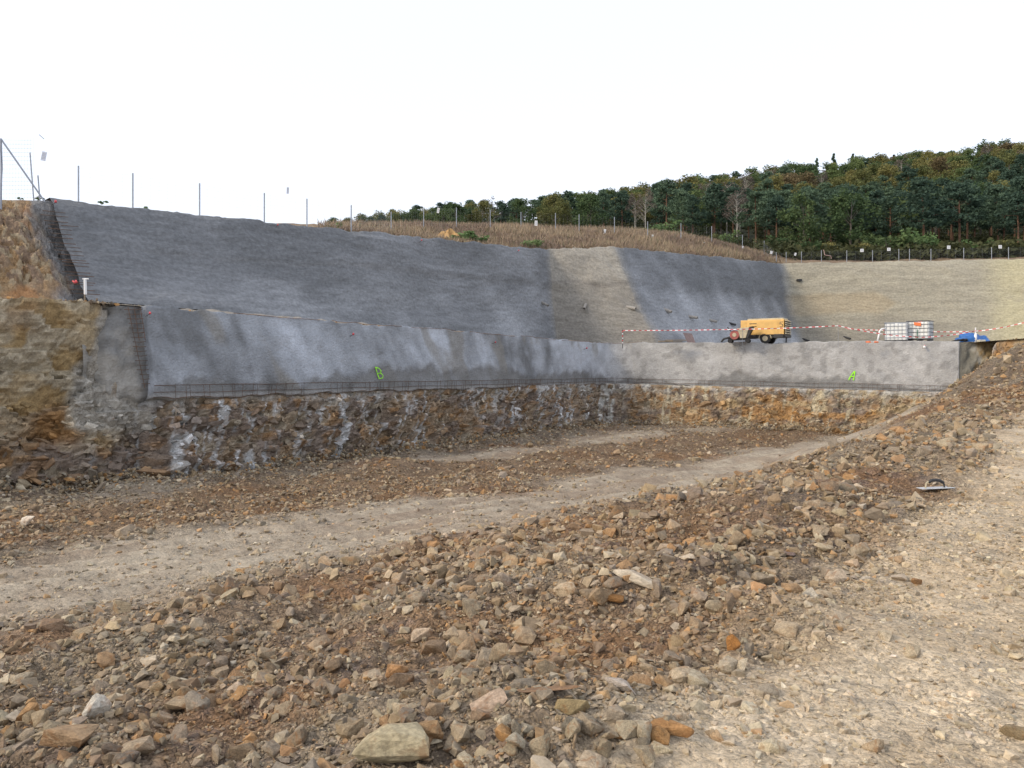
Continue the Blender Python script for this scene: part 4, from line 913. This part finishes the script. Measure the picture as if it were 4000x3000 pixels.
KN = {'pine': ('pine_tree', 'dark green reddish-trunked pine in the hillside wood', 'pine tree', 'pines of the hillside wood'),
 'green': ('broadleaf_tree', 'mid green leafy tree in the hillside wood', 'tree', 'green leafy trees of the wood'),
 'olive': ('broadleaf_tree', 'yellowing olive leafy tree in the hillside wood', 'tree', 'yellowing trees of the wood'),
 'russet': ('broadleaf_tree', 'russet brown autumn tree in the hillside wood', 'tree', 'russet trees of the wood'),
 'bare': ('birch_tree', 'pale thin-twigged birch in the hillside wood', 'birch', 'thin birches of the wood'),
 'spire': ('conifer_tree', 'slender pointed conifer in the hillside wood', 'conifer', 'pointed conifers')}
TM = {k: [tree_mesh(k, 40+10*i+hash_) for i in range(n_)] for (k, n_), hash_ in zip({'pine': 5, 'green': 3, 'olive': 3, 'russet': 2, 'bare': 2, 'spire': 2}.items(), (1, 2, 3, 4, 5, 6))}
placed = []
def put_tree(X, Y, kind, H, force=False, sp=5.0):
    for (a, b) in placed:
        if (a-X)**2+(b-Y)**2 < sp*sp and not force: return False
    placed.append((X, Y)); nm, lab, cat, grp = KN[kind]
    z = float(hill_z(np.array([X]), np.array([Y]))[0]); r = empty(nm, (X, Y, z), random.random()*6.28)
    s = H/10; r.scale = (s*random.uniform(.9, 1.15), s*random.uniform(.9, 1.15), s)
    cm, tm = random.choice(TM[kind]); link('crown', cm, r); link('trunk', tm, r); 
    px_ = X/Y*F+2000; zone = 'at the front edge of the wood' if Y < 112 else ('on the wooded slope' if Y < 175 else 'high on the wooded ridge')
    side = 'beyond the dry grass mound' if px_ < 2700 else ('behind the compressor' if px_ < 3300 else ('behind the water tanks' if px_ < 3700 else 'above the blue tarpaulin'))
    lab = lab.split(' in the hillside')[0]+' '+zone+', '+side; tag(r, lab, cat, grp+' '+zone+' '+side); return True
for px, py_top, d, kind, H in [(2522, 0, 104, 'bare', 6.6), (2480, 0, 112, 'bare', 6.2), (2880, 0, 106, 'bare', 7), (2840, 0, 125, 'bare', 9), (2760, 0, 128, 'bare', 9), (3072, 0, 236, 'green', 11), (3190, 0, 238, 'spire', 11), (3256, 0, 240, 'spire', 12), (3330, 0, 243, 'spire', 11.5), (3445, 0, 246, 'spire', 10), (3490, 0, 246, 'spire', 10.5), (3675, 0, 252, 'spire', 10.5), (1704, 0, 176, 'spire', 6.5), (3020, 0, 232, 'spire', 9), (3860, 0, 255, 'green', 13), (3800, 0, 254, 'green', 11), (3920, 0, 256, 'green', 12), (3560, 0, 248, 'green', 11)]:
    put_tree((px-2000)/F*d, d, kind, H, True)
nfr = 0                                                           # front edge of the wood, close behind the fence
for t in range(4000):
    px = random.uniform(2560, 4350); d0_ = np.interp(px, [2560, 2900, 3060, 4000, 4350], [103, 101, 88, 82, 80]); d = d0_+random.uniform(0, 34)
    if put_tree((px-2000)/F*d, d, random.choices(['pine', 'green', 'bare'], [.87, .10, .03])[0], random.uniform(6.6, 8.6), sp=4.1): nfr += 1
    if nfr >= 135: break
for t in range(60):                                                # low hedge of young trees where the wood runs out to the left
    px = random.uniform(1285, 1900); d = random.uniform(112, 132)
    put_tree((px-2000)/F*d, d, random.choices(['green', 'pine', 'olive'], [.5, .3, .2])[0], float(np.interp(px, [1285, 1500, 1700, 1900], [3.0, 3.5, 4.8, 5.2]))*random.uniform(.85, 1.15), sp=2.2)
tot = 0
for t in range(20000):
    px = random.uniform(1290, 4350); dmin = 122 if px > 2450 else 112+.030*(2450-px); dr_ = np.interp(px, [1300, 1700, 2000, 2400, 2800, 3000, 3300, 3600, 4000, 4700], [165, 176, 186, 202, 217, 227, 238, 248, 258, 266])
    d = math.sqrt(random.uniform(dmin**2, (dr_+4)**2)); f = (d-dmin)/(dr_-dmin)
    n_ = float(fbm(np.array([px*.004]), np.array([d*.03]), o=2, seed=131)[0])
    if px < 2400: kd = random.choices(['pine', 'green', 'olive', 'bare'], [.5, .25, .22, .03])[0]
    elif f > .6 and n_ > .05: kd = random.choices(['green', 'pine', 'russet', 'olive'], [.55, .25, .08, .12])[0]
    elif f > .28: kd = random.choices(['olive', 'green', 'russet', 'pine', 'bare'], [.42, .24, .10, .2, .04])[0]
    else: kd = random.choices(['pine', 'olive', 'green'], [.75, .12, .13])[0]
    H = random.uniform(8, 10.5)*np.interp(px, [1290, 1700, 2100, 2450, 2700], [.60, .72, .76, .86, 1])*(1-.12*(f < .3))
    if put_tree((px-2000)/F*d, d, kd, H, sp=5.4): tot += 1
    if tot >= 330: break
print('trees', len(placed))
# leafy undergrowth filling the wood floor
nu2 = 7500; up_ = rng.uniform(1280, 4300, nu2); dmx = np.interp(up_, [1300, 2000, 3000, 4000, 4700], [168, 190, 230, 262, 270]); dmn = np.where(up_ > 2450, 100, 104+.02*(2450-up_))
ud = np.sqrt(rng.random(nu2)*(dmx**2-dmn**2)+dmn**2); ud[:1500] = dmn[:1500]+rng.random(1500)*6
ex_ = rng.random(nu2) < .36; up_ = np.where(ex_, rng.uniform(2960, 4300, nu2), up_); ud = np.where(ex_, np.interp(up_, [2960, 3055, 4000, 4300], [86, 81.5, 75, 73.5])+rng.random(nu2)**1.2*34, ud)
ux = (up_-2000)/F*ud; uz = hill_z(ux, ud); ctr = np.stack([ux, ud, uz+.1+1.8*rng.random(nu2)*sstep(124, 136, ud)+.6*rng.random(nu2)], 1); rr2 = 1.0+.9*rng.random(nu2)
V, Fs = leaf_cloud(ctr, np.stack([rr2, rr2, rr2*.7], 1), 20, .27, rng)
ug = mesh_np('undergrowth', V, Fs, leafmat('bramble_leaves', (.030, .042, .020), (.078, .082, .036))); tag(ug, 'dense dark green undergrowth filling the floor of the wood', 'undergrowth', kind='stuff')
bush = [mesh_only('leaves', *leaf_cloud([(rng.normal()*.8, rng.normal()*.8, .5+rng.random()*1.6) for _ in range(16)], [(.6, .6, .45)]*16, 40, .15, rng), mm) for mm in (L_weed, L_green, L_olive)]
for px, d, s, m in [(2585, 101, 1.2, 0), (2560, 102, .9, 0), (2800, 100, .8, 2), (2840, 99, .9, 0), (3470, 82, 1.2, 1), (3560, 82, 1.2, 0), (3610, 83, 1.1, 0), (3050, 88, .9, 1), (3250, 84, .8, 2), (3380, 82, .8, 2), (3820, 80, .8, 0), (3740, 80, .7, 2), (3930, 79, .8, 2), (3150, 85, .8, 1)]:
    X, Y, z = hill_at(px, d); r = empty('bush', (X, Y, z), rng.random()*6); r.scale = (s*1.1, s*1.1, s); link('leaves', bush[m], r)
    st = MB(); [st.tube([(0, 0, -.3), (rng.normal()*.6, rng.normal()*.6, 1.4)], .03, 4) for _ in range(5)]; st.build('stem', M_bark2, r)
    tag(r, ['bright green bush at the foot of the wood behind the fence', 'dark green bush at the foot of the wood behind the fence', 'yellow-green bush at the foot of the wood behind the fence'][m], 'bush', 'bushes along the wood edge')

# ------------------------------------------------------------------ fences
def fence(posts, H, label, wires, mesh_r, step, group=None, mesh_mat=M_steel):
    """posts: list of base points; each post is a part, the netting one part"""
    root = empty('wire_fence', posts[0]); b0 = np.array(posts[0]); n = MB()
    for b in posts:
        q = np.array(b)-b0; under_ = MB().tube([q-np.array([0, 0, .4]), q+np.array([0, 0, H])], .032, 6); under_.build('post', M_steel, root)
    for a, b in zip(posts[:-1], posts[1:]):
        a, b = np.array(a)-b0, np.array(b)-b0
        for k in range(wires):
            h = .08+(H-.16)*k/(wires-1); n.tube([a+np.array([0, 0, h]), (a+b)/2+np.array([0, 0, h-.02]), b+np.array([0, 0, h])], mesh_r, 3, False)
        L = np.linalg.norm(b-a); nn = max(2, int(L/step))
        for k in range(1, nn): q = a+(b-a)*k/nn; n.tube([q+np.array([0, 0, .08]), q+np.array([0, 0, H-.09])], mesh_r, 3, False)
    o = n.build('netting', mesh_mat, root); o['kind'] = 'stuff'; tag(root, label, 'fence'); return root
def crest_post(px, back):
    i = int(np.argmin(np.abs(cr[:, 0]/cr[:, 1]*F+2000-px))); c_ = cr[i]; q = c_[:2]+dirs[i]*back; return np.array([q[0], q[1], c_[2]-.05])
def hpost(px, d): X, Y, z = hill_at(px, d); return np.array([X, Y, z-.05])
LP = [crest_post(px, 1.1) for px in (290, 530, 770, 1030, 1212, 1375)]
MP = [hpost(px, d) for px, d in ((1528, 55), (1655, 60), (1783, 64), (1915, 66), (2035, 67.5), (2170, 68.5), (2262, 69), (2400, 70), (2530, 71), (2660, 73), (2780, 75.5), (2900, 79), (2985, 81))]
fence(LP+MP, 1.74, 'thin wire fence on grey posts climbing from the slope crest over the mound', 12, .0014, .35)
RPx = (3035, 3064, 3135, 3215, 3316, 3416, 3511, 3548, 3638, 3771, 3884, 3930, 4040, 4150)
fence([MP[-1]]+[crest_post(px, 1.6) for px in RPx], 1.55, 'wire mesh fence along the tan right-hand crest in front of the wood', 16, .0026, .7)
# braced end bay at far left
e0 = np.array([*P(3, 780, 24.9)]); e1 = P(150, 780, 26.6)
er = empty('wire_fence', e0)
MB().tube([(0, 0, -.4), (.02, 0, 1.0), (0, 0, 1.98)], .04, 8).build('post', M_steel, er)
MB().tube([(.02, 0, 1.95), P(175, 788, 25.3)-e0], .03, 6).build('brace', M_steel, er)
MB().tube([P(156, 785, 25.9)-e0, P(148, 685, 25.9)-e0], .022, 6).build('short_post', M_steel, er)
MB().tube([P(132, 785, 27.5)-e0, P(117, 596, 27.5)-e0], .022, 6).build('post', M_steel, er)
n = MB()
for k in range(15):
    h = .05+k*.135; n.tube([(0, 0, h), P(135-k*.8, 772-k*16.0, 27.2)-e0], .0032, 3, False)
for k in range(1, 12): x = 3+k*11.5; n.tube([P(x, 778, 24.9+k*.2)-e0, P(x+2, 560-k*2, 24.9+k*.2)-e0], .002, 3, False)
n.tube([P(158, 763, 25.9)-e0, P(135, 776, 26)-e0], .03, 5, False); n.tube([P(153, 526, 26)-e0, P(172, 543, 26)-e0], .012, 4, False)
o = n.build('netting', M_steel, er); o['kind'] = 'stuff'
tag(er, 'end bay of wire fence with a slanting brace above the raw earth bank', 'fence')

# signs on the fences
def sign(px, py, d, wpx, hpx, tilt, label, group=None, grey=False):
    p_ = P(px, py, d); r = empty('notice_sign', p_); wd, ht = wpx/F*d, hpx/F*d
    MB().box((0, 0, 0), (wd, .015, ht), ry=tilt).build('panel', M_pvc2 if grey else M_white, r, bevel=.004)
    m = MB()
    for k in range(5): m.add([Matrix.Rotation(tilt, 3, 'Y')@Vector((sx*wd*.36, -.012, ht*(.32-k*.15)+sz*ht*.03)) for sx, sz in ((-1, -1), (1, -1), (1, 1), (-1, 1))], [(0, 1, 2, 3)])
    m.build('print', M_steel, r)
    MB().tube([(0, .02, -ht*.3), (0, .02, ht*.55)], .006, 4).build('tie_wire', M_steel, r); tag(r, label, 'sign', group); return r
M_pvc2 = plain('pale_blue_grey_sign', (.52, .56, .66), .5, var=.05)
sign(171, 610, 26.4, 19, 36, .2, 'tilted grey notice hung on the fence by the slanting brace', grey=True)
sign(1124, 744, 37.5, 9, 26, .05, 'narrow grey notice on the crest fence against bare sky', grey=True)
sign(1712, 822, 61, 9, 20, .15, 'faint tall notice on the fence in front of a lone pale conifer')
for px, py, d, a, b in [(2094, 872, 67.8, 11, 20), (2363, 905, 69.6, 9, 18), (2549, 925, 71.2, 8, 16), (2750, 952, 74.8, 7, 13), (2902, 968, 79, 7, 12)]:
    sign(px, py, d-.06, a, b, random.uniform(-.1, .1), 'upright white notice on the fence above the dry grass mound', 'white notices above the mound')
for px, py, a, b in [(3367, 978, 13, 12), (3472, 974, 13, 12), (3706, 966, 13, 13), (3907, 964, 13, 13)]:
    sign(px, py, crest_post(px, 1.5)[1], a, b, random.uniform(-.05, .05), 'square white notice on the mesh fence along the tan crest', 'square notices on the right-hand fence')
for px, py, a, b in [(3013, 986, 9, 11), (3107, 993, 7, 11)]:
    sign(px, py, crest_post(max(px, 3060), 1.4)[1], a, b, .3, 'small crooked white notice where the two fences meet', 'crooked notices')
# red and white tape scrap on the right-hand fence
m = MB(); c0 = crest_post(3215, 1.4); d = c0[1]
m.tube([P(3217, 975, d), P(3222, 996, d), P(3245, 1000, d), P(3248, 1010, d)], .03, 4)
o = m.build('tape_scrap', plain('faded_pink_tape', (.62, .42, .38), .5)); tag(o, 'scrap of faded red tape caught on the right-hand mesh fence', 'tape')

# ------------------------------------------------------------------ survey pegs
def peg(q, n_, s, label, group):
    s *= .62
    r = empty('survey_peg', q); n_ = Vector([float(a) for a in n_]); a = n_*-.06; b = n_*.16*s+Vector((.05*s, 0, .06*s))
    MB().tube([a, b], .012*s, 6).build('pin', M_dark, r)
    MB().tube([b-n_*.01, b+Vector((.03, -.02, .05))*s, b+Vector((.07, -.03, .03))*s], [.035*s, .06*s, .02*s], 8).build('flag', M_red, r, smooth=True); return tag(r, label, 'peg', group)
for px, py, s in [(553, 1232, 1.1), (1365, 1316, 1.3), (1924, 1343, 1.2), (2280, 1366, 1.5)]:
    q, n_ = wall_pt(px, py); peg(q, n_, s, 'red flagged survey pin in the low sprayed wall', 'pins in the low wall')
for px, py, s in [(1077, 888, 1.0), (1640, 950, 1.2), (2017, 985, 1.2)]:
    q, n_ = slope_pt(px, py); peg(q, n_, s, 'red survey pin near the top of the dark sprayed slope', 'pins near the slope top')
q = P(205, 800, 25.6); peg(q, np.array([.8, -.6, .1]), 1.3, 'red and white survey pin on the slope crest below the fence brace', None)
q, n_ = wall_pt(3602, 1360); r = peg(q, n_, 1.5, 'white capped survey target on the pale wall below the tanks', None)
MB().tube([(-.06, -.20, .05), (.0, -.26, .06)], .085, 10).build('target_cap', M_white, r)

# white-capped stake on the bench at the left
s0 = P(330, 1180, 22.6); st = empty('marker_stake', s0)
MB().tube([(0, 0, -.25), (.02, 0, .62)], .022, 6).build('stake', M_wood, st)
MB().tube([(.04, -.02, .22), (.03, -.02, .66)], .042, 8).build('sleeve', M_white, st); MB().tube([(-.04, -.02, .68), (.13, -.02, .68)], .022, 6).build('cross_piece', M_white, st)
tag(st, 'white sleeved marker stake standing on the bench by the raw bank', 'stake')
ot = MB().tube([P(285, 1098, 23.4), P(292, 1104, 23.3), P(300, 1102, 23.3), P(296, 1096, 23.4)], .03, 5).build('tape_knot', M_red); tag(ot, 'knot of red tape at the foot of the dark slope', 'tape')

# ------------------------------------------------------------------ machines and stores on the right-hand bench
def bench_z(X, Y):
    k = np.argmin((Gb[..., 0]-X)**2+(Gb[..., 1]-Y)**2); return float(Gb.reshape(-1, 3)[k, 2])
def digit5(par, mat, x, y, z, w_, h_):
    pts = [(.9, 1), (.15, 1), (.08, .55), (.45, .66), (.85, .5), (.92, .25), (.7, .04), (.35, 0), (.05, .12)]; V, Fs = [], []
    W = [Vector((x+a*w_, y, z+b*h_)) for a, b in pts]
    for i, p_ in enumerate(W):
        t = (W[min(i+1, len(W)-1)]-W[max(i-1, 0)]).normalized(); s_ = Vector((-t.z, 0, t.x))*h_*.065; V += [p_+s_, p_-s_]
    Fs = [(2*i, 2*i+1, 2*i+3, 2*i+2) for i in range(len(W)-1)]; return MB().add(V, Fs).build('number', mat, par)
def compressor():
    d = 46.6; X = (2990-2000)/F*d; z = bench_z(X, d); r = empty('air_compressor', (X, d, z), R(-33)); L = 2.62; D = 1.35
    MB().box((0, 0, .43), (L+.1, D-.1, .16)).build('chassis', M_dark, r)
    b = MB(); b.box((-.03, 0, .96), (L-.06, D, .92)); b.build('body', M_yellow, r, bevel=.035)
    MB().box((.13, 0, 1.46), (L-.5, D*.8, .10)).build('roof', M_cream, r, bevel=.02)
    MB().box((-.5, -.1, 1.53), (.5, .12, .05)).build('lifting_bar', M_dark, r)
    dr = MB().box((-.02, -D/2-.012, .93), (1.86, .03, .80)).build('door', M_yellow, r, bevel=.01)
    for zz in (1.20, 1.02): MB().box((-.55, -D/2-.036, zz), (.42, .02, .035)).build('handle', M_dark, dr)
    MB().box((.1, -D/2-.04, .545), (.18, .03, .04)).build('handle', M_dark, dr)
    MB().box((-1.12, -D/2-.008, .98), (.30, .02, .72)).build('side_panel', M_yellow, r, bevel=.006)
    MB().box((-.02, -D/2-.006, .515), (2.45, .03, .02)).build('trim', M_dark, r)
    digit5(r, M_dark, 1.00, -D/2-.006, .95, .20, .30)
    g = MB().box((L/2-.01, 0, .93), (.03, D*.92, .84)).build('grille', M_black, r)
    for k in range(7): MB().box((L/2+.03, 0, .58+k*.125), (.06, D*.94, .05), ry=.5).build('slat', M_cream, g)
    for s in (-1, 1):
        wh = MB().tube([(.15, s*(D/2-.02), .30), (.15, s*(D/2-.22), .30)], .30, 20).build('wheel', M_black, r, bevel=0)
        MB().tube([(.15, s*(D/2-.01), .30), (.15, s*(D/2-.1), .30)], .16, 14).build('rim', M_cream, wh)
        a = [(.15+.38*math.cos(t), .30+.38*math.sin(t)) for t in np.linspace(0, math.pi, 10)]; a2 = [(.15+.34*math.cos(t), .30+.34*math.sin(t)) for t in np.linspace(math.pi, 0, 10)]
        MB().prism(a+a2, s*(D/2-.24), s*(D/2+.01)).build('mudguard', M_cream, r)
    MB().tube([(-L/2+.1, 0, .42), (-L/2-.9, 0, .40)], .05, 6).build('drawbar', M_dark, r); MB().tube([(-L/2-.7, 0, .42), (-L/2-.7, 0, .02)], .035, 6).build('jockey_leg', M_dark, r)
    MB().box((.95, -D/2+.05, .42), (.55, .3, .24)).build('tool_box', M_dark, r, bevel=.02); MB().box((-.65, -D/2+.1, .40), (.5, .3, .22)).build('fuel_tank', M_dark, r, bevel=.03)
    for x in (-1.1, 1.15): MB().tube([(x, .3, .38), (x, .3, .0)], .04, 6).build('prop_leg', M_dark, r)
    tag(r, 'yellow towed air compressor numbered 5 parked on the bench', 'compressor')
compressor()
d = 45.9; X = (2888-2000)/F*d; z = bench_z(X, d); r = empty('spray_pump', (X, d, z), R(-25))
hp_ = [(0.0, .36), (.22, .36), (.52, .98), (-.22, .90)]
MB().prism([(.10, .28), (.42, .28), (.62, .92), (-.08, .86)], -.4, .4).build('hopper', M_cream, r, bevel=.02)
MB().prism([(.44, .28), (.52, .28), (.84, .98), (.64, .94)], -.36, .36).build('hopper_flap', M_dark, r)
MB().tube([(-.22, -.44, .48), (-.22, .3, .48)], .27, 18).build('rotor_drum', plain('faded_red_paint', (.42, .12, .10), .6, var=.15), r)
MB().tube([(-.22, -.46, .48), (-.22, -.43, .48)], .12, 12).build('hub', M_cream, r)
MB().box((.0, 0, .22), (1.2, .6, .10)).build('frame', M_dark, r)
for x in (-.5, .5):
    for y in (-.28, .28):
        wq = MB().tube([(x, y-.05, .13), (x, y+.05, .13)], .13, 12).build('wheel', M_black, r)
MB().tube([(-.45, -.2, .7), (-.65, -.3, .95)], .03, 6).build('lever', M_dark, r); MB().tube([(-.5, -.3, .35), (-.85, -.35, .25), (-1.0, -.3, .08)], .06, 8).build('hose_outlet', M_dark, r)
tag(r, 'small concrete spraying pump with cream hopper and red drum beside the compressor', 'spray pump')

def ibc(px, d, yaw, label, orange, lift=0.0):
    X = (px-2000)/F*d; z = bench_z(X, d)+lift; r = empty('water_tank', (X, d, z), R(yaw)); W, D, H = 1.2, 1.0, 1.16
    pl = MB().box((0, 0, .125), (W, D, .025)).build('pallet', M_dark, r)
    for x in (-.52, 0, .52): MB().box((x, 0, .055), (.12, D, .10)).build('skid', M_dark, pl)
    b = MB().box((0, 0, .14+.485), (W-.06, D-.06, .96)).build('bottle', M_tank, r, bevel=.05)
    MB().tube([(0, 0, 1.10), (0, 0, 1.15)], .10, 14).build('cap', M_red if orange else M_white, b)
    for k in range(6):
        x = -W/2+.09+k*(W-.18)/5; MB().tube([(x, -D/2+.01, .14), (x, -D/2+.01, H)], .010, 6).build('cage_bar', M_steel, r); MB().tube([(x, D/2-.01, .14), (x, D/2-.01, H)], .010, 6).build('cage_bar', M_steel, r)
    for k in range(5):
        y = -D/2+.1+k*(D-.2)/4
        for s in (-1, 1): MB().tube([(s*(W/2-.01), y, .14), (s*(W/2-.01), y, H)], .010, 6).build('cage_bar', M_steel, r)
    for h in (.30, .52, .74, .96, H):
        e = .014 if h < H else .02; a, b_ = W/2+.004, D/2+.004
        MB().tube([(-a, -b_, h), (a, -b_, h), (a, b_, h), (-a, b_, h), (-a, -b_, h)], e, 6).build('cage_rail', M_dark if orange else M_steel, r)
    if orange:
        MB().add([(-.18, -D/2-.028, .92), (.17, -D/2-.028, .86), (.17, -D/2-.028, 1.06), (-.2, -D/2-.028, 1.10)], [(0, 1, 2, 3)]).build('orange_tag', M_orange, r)
        MB().tube([(-.02, -D/2-.03, .12), (-.02, -D/2-.03, .68)], .022, 8).build('green_pipe', plain('green_pipe', (.12, .26, .19), .5), r)
    else:
        MB().tube([(-W/2+.05, -D/2+.05, .84), (-W/2-.14, -D/2-.02, .82), (-W/2-.24, -D/2-.1, .70), (-W/2-.30, -D/2-.15, .36), (-W/2-.36, -D/2-.2, .05)], .05, 8).build('hose', M_white, r, smooth=True)
    tag(r, label, 'water tank'); return r
ibc(3503, 44.6, -31, 'caged white water tank with a fat white hose on its side', False, .05)
ibc(3594, 44.3, -41, 'caged blue-white water tank with an orange tag on its cage', True, .13)

# barrier tape
def tape(pts, label, sag, hw=.025, per=.34):
    V, Fr, Fw = [], [], []; P3 = [Vector([float(a) for a in p]) for p in pts]; path = []
    for (a, b), s in zip(zip(P3[:-1], P3[1:]), sag):
        L = (b-a).length; n = max(3, int(L/(per/2)))
        for k in range(n): t = k/n; q = a.lerp(b, t); q.z -= s*4*t*(1-t); path.append(q)
    path.append(P3[-1]); m_ = [MB(), MB()]
    for i in range(len(path)-1):
        a, b = path[i], path[i+1]; tw0, tw1 = math.sin(i*.7)*.5, math.sin((i+1)*.7)*.5
        o0 = Vector((0, math.sin(tw0), math.cos(tw0)))*hw; o1 = Vector((0, math.sin(tw1), math.cos(tw1)))*hw
        m_[i % 2].add([a-o0, b-o1, b+o1, a+o0], [(0, 1, 2, 3)])
    r = empty('barrier_tape', pts[0])
    for m, mt, nm in zip(m_, (M_red, M_white), ('red_stripes', 'white_stripes')): under(m.build(nm, mt), r)['kind'] = 'stuff'
    tag(r, label, 'barrier tape')
tape([P(2432, 1291, 48.2), P(2900, 1286, 45.3), P(3274, 1272, 43.6), P(3600, 1318, 42.9), P(3808, 1294, 42.9), P(3990, 1262, 41.5), P(4150, 1235, 40)], 'red and white barrier tape strung in front of the compressor and tanks', (.02, .03, .12, .05, .06, .02))
tape([P(3310, 1284, 52), P(3460, 1290, 50), P(3810, 1295, 47)], 'second red and white tape running behind the water tanks', (.02, .05), .024)
p0 = P(2432, 1290, 48.2); zb = bench_z(p0[0], p0[1]); po = empty('tape_post', (p0[0], p0[1], zb))
hgt_ = p0[2]-zb
MB().tube([(0, 0, -.3), (0, 0, hgt_+.03)], .022, 6).build('rod', M_dark, po)
for k in range(6): MB().tube([(0, 0, hgt_*(k/6)+.02), (0, 0, hgt_*(k/6)+.10)], .034, 8).build('wrap', M_red if k % 2 else M_white, po)
tag(po, 'slim post wrapped in red and white tape left of the leaning board', 'post')
for px, py, d in ((3274, 1268, 43.65), (2900, 1284, 45.4)):
    p_ = P(px, py, d); zb = bench_z(p_[0], p_[1]); po = MB().tube([(0, 0, -.3), (0, 0, p_[2]-zb+.04)], .009, 6).build('tape_rod', M_steel); po.location = (p_[0], p_[1], zb)
    tag(po, 'thin steel rod holding up the tape '+('between compressor and tanks' if px > 3000 else 'in front of the spray pump'), 'post')
p_ = P(3808, 1288, 43.0); zb = bench_z(p_[0], p_[1]); po = empty('tape_post', (p_[0], p_[1], zb))
MB().tube([(0, 0, -.3), (.04, 0, p_[2]-zb+.12)], .03, 8).build('rod', M_white, po); MB().tube([(-.03, -.05, .02), (-.01, -.05, .25), (.03, -.05, .52)], [.07, .09, .06], 8).build('white_bag', M_white, po, smooth=True); MB().tube([(.04, 0, .6), (.05, 0, .7)], .05, 6).build('tape_knot', plain('pink_knot', (.75, .4, .42), .5), po)
tag(po, 'white wrapped post standing in front of the blue tarpaulin', 'post')

# blue tarpaulin heap, blue sack, black hoses
def lump(name, X, Y, z, rx, ry, rz, mat, seed, amp=.22, nu=30, nv=16):
    V = []
    for i in range(nu):
        for j in range(nv):
            a = 2*math.pi*i/nu; b = (j/(nv-1))*math.pi*.5; x, y, zz = math.cos(a)*math.cos(b), math.sin(a)*math.cos(b), math.sin(b)
            V.append((x, y, zz))
    V = np.array(V); k = 1+amp*fbm(V[:, 0]*2+seed, V[:, 1]*2, V[:, 2]*2, o=3, seed=seed)*1.6; V = V*k[:, None]; V[:, 2] += .10*np.abs(np.sin(V[:, 0]*7+V[:, 1]*4))*(V[:, 2] > .05)
    Fs = [(i*nv+j, ((i+1) % nu)*nv+j, ((i+1) % nu)*nv+j+1, i*nv+j+1) for i in range(nu) for j in range(nv-1)]
    o = mesh_np(name, V*np.array([rx, ry, rz]), Fs, mat, smooth=True); o.location = (X, Y, z-.04); return o
d = 43.4
for px, rx, rz, nm, lab in ((3785, .72, .58, 'tarpaulin', 'crumpled blue tarpaulin heap behind the white wrapped post'), (3836, .42, .40, 'sack', 'round blue sack lying at the end of the tarpaulin')):
    X = (px-2000)/F*d; o = lump(nm, X, d, bench_z(X, d), rx, .5, rz*(1.0), M_blue, px, .2); tag(o, lab, nm)
X = (3745-2000)/F*42.95; z = bench_z(X, 42.95); hs = MB()
for k in range(5):
    hs.tube([(-.5+.12*k, -.1+.05*k, .06+.03*k), (-.1+.1*k, -.25, .12+.04*(k % 3)), (.25+.06*k, .0, .16+.05*(k % 2)), (.5-.05*k, .2, .08)], .045, 6)
o = hs.build('hose_pile', M_black, smooth=True); o.location = (X, 42.95, z); tag(o, 'tangle of black hose lying against the blue tarpaulin', 'hose')
o = MB().box((0, 0, .07), (.42, .25, .14), .2).build('cushion_block', plain('cream_foam', (.62, .58, .46), .8), bevel=.03); X = (3832-2000)/F*42.85; o.location = (X, 42.85, bench_z(X, 42.85)); tag(o, 'cream block lying in front of the round blue sack', 'block')
# orange rags, planks, leaning board
for px, s, lab in ((3392, .10, 'larger orange rag on the bench left of the tanks'), (3423, .08, 'smaller orange rag close beside the tanks')):
    X = (px-2000)/F*43.3; o = lump('orange_rag', X, 43.3, bench_z(X, 43.3), s*1.5, s, s, M_orange, px, .6, 16, 8); o.location.z += .04; tag(o, lab, 'rag')
for k, (px, dd, ln, a) in enumerate(((2618, 46.9, 1.5, .12), (2600, 47.2, .9, -.2), (2640, 46.7, 1.3, .05))):
    X = (px-2000)/F*dd; o = MB().box((0, 0, .05+.05*k), (ln, .14, .05), a).build('plank', M_wood, bevel=.006); o.location = (X, dd, bench_z(X, dd)+.04); tag(o, 'weathered plank lying on the bench edge below the pipes', 'plank', 'planks on the bench edge')
q, n_ = slope_pt(2690, 1310); X = (2695-2000)/F*q[1]
lb_ = MB().add([P(2692, 1352, 50.6), P(2722, 1352, 50.9), P(2703, 1303, 52.0), P(2668, 1299, 51.6), P(2692, 1352, 50.65)+np.array([0, .05, 0]), P(2722, 1352, 50.95)+np.array([0, .05, 0]), P(2703, 1303, 52.05)+np.array([0, .05, 0]), P(2668, 1299, 51.65)+np.array([0, .05, 0])], [(0, 1, 2, 3), (7, 6, 5, 4), (0, 4, 5, 1), (1, 5, 6, 2), (2, 6, 7, 3), (3, 7, 4, 0)]).build('leaning_board', M_sheet)
tag(lb_, 'reddish brown board leaning on the foot of the sprayed slope', 'board')

# plasterer's trowel left on the ramp
d_ = gdist(3655, 1922); X = (3655-2000)/F*d_; tz = float(ground_z(np.array([X]), np.array([d_]))[0])
tr = empty('plastering_trowel', (X, d_, tz+.035), R(4))
MB().box((0, 0, 0), (.42, .13, .006), ry=-.03).build('blade', plain('pale_steel', (.62, .64, .66), .35, .2), tr)
MB().tube([(-.13, 0, .0), (-.12, 0, .06), (-.08, 0, .085)], .010, 6).build('bracket', M_cream, tr)
MB().tube([(-.09, 0, .07), (-.05, 0, .092), (.0, 0, .096), (.05, 0, .088), (.10, 0, .062)], .019, 8).build('handle', M_dark, tr, smooth=True)
MB().tube([(.10, 0, .066), (.115, 0, .0)], .010, 6).build('bracket', M_dark, tr)
tag(tr, 'plastering trowel with dark arched handle lying on the cleared ramp', 'trowel')
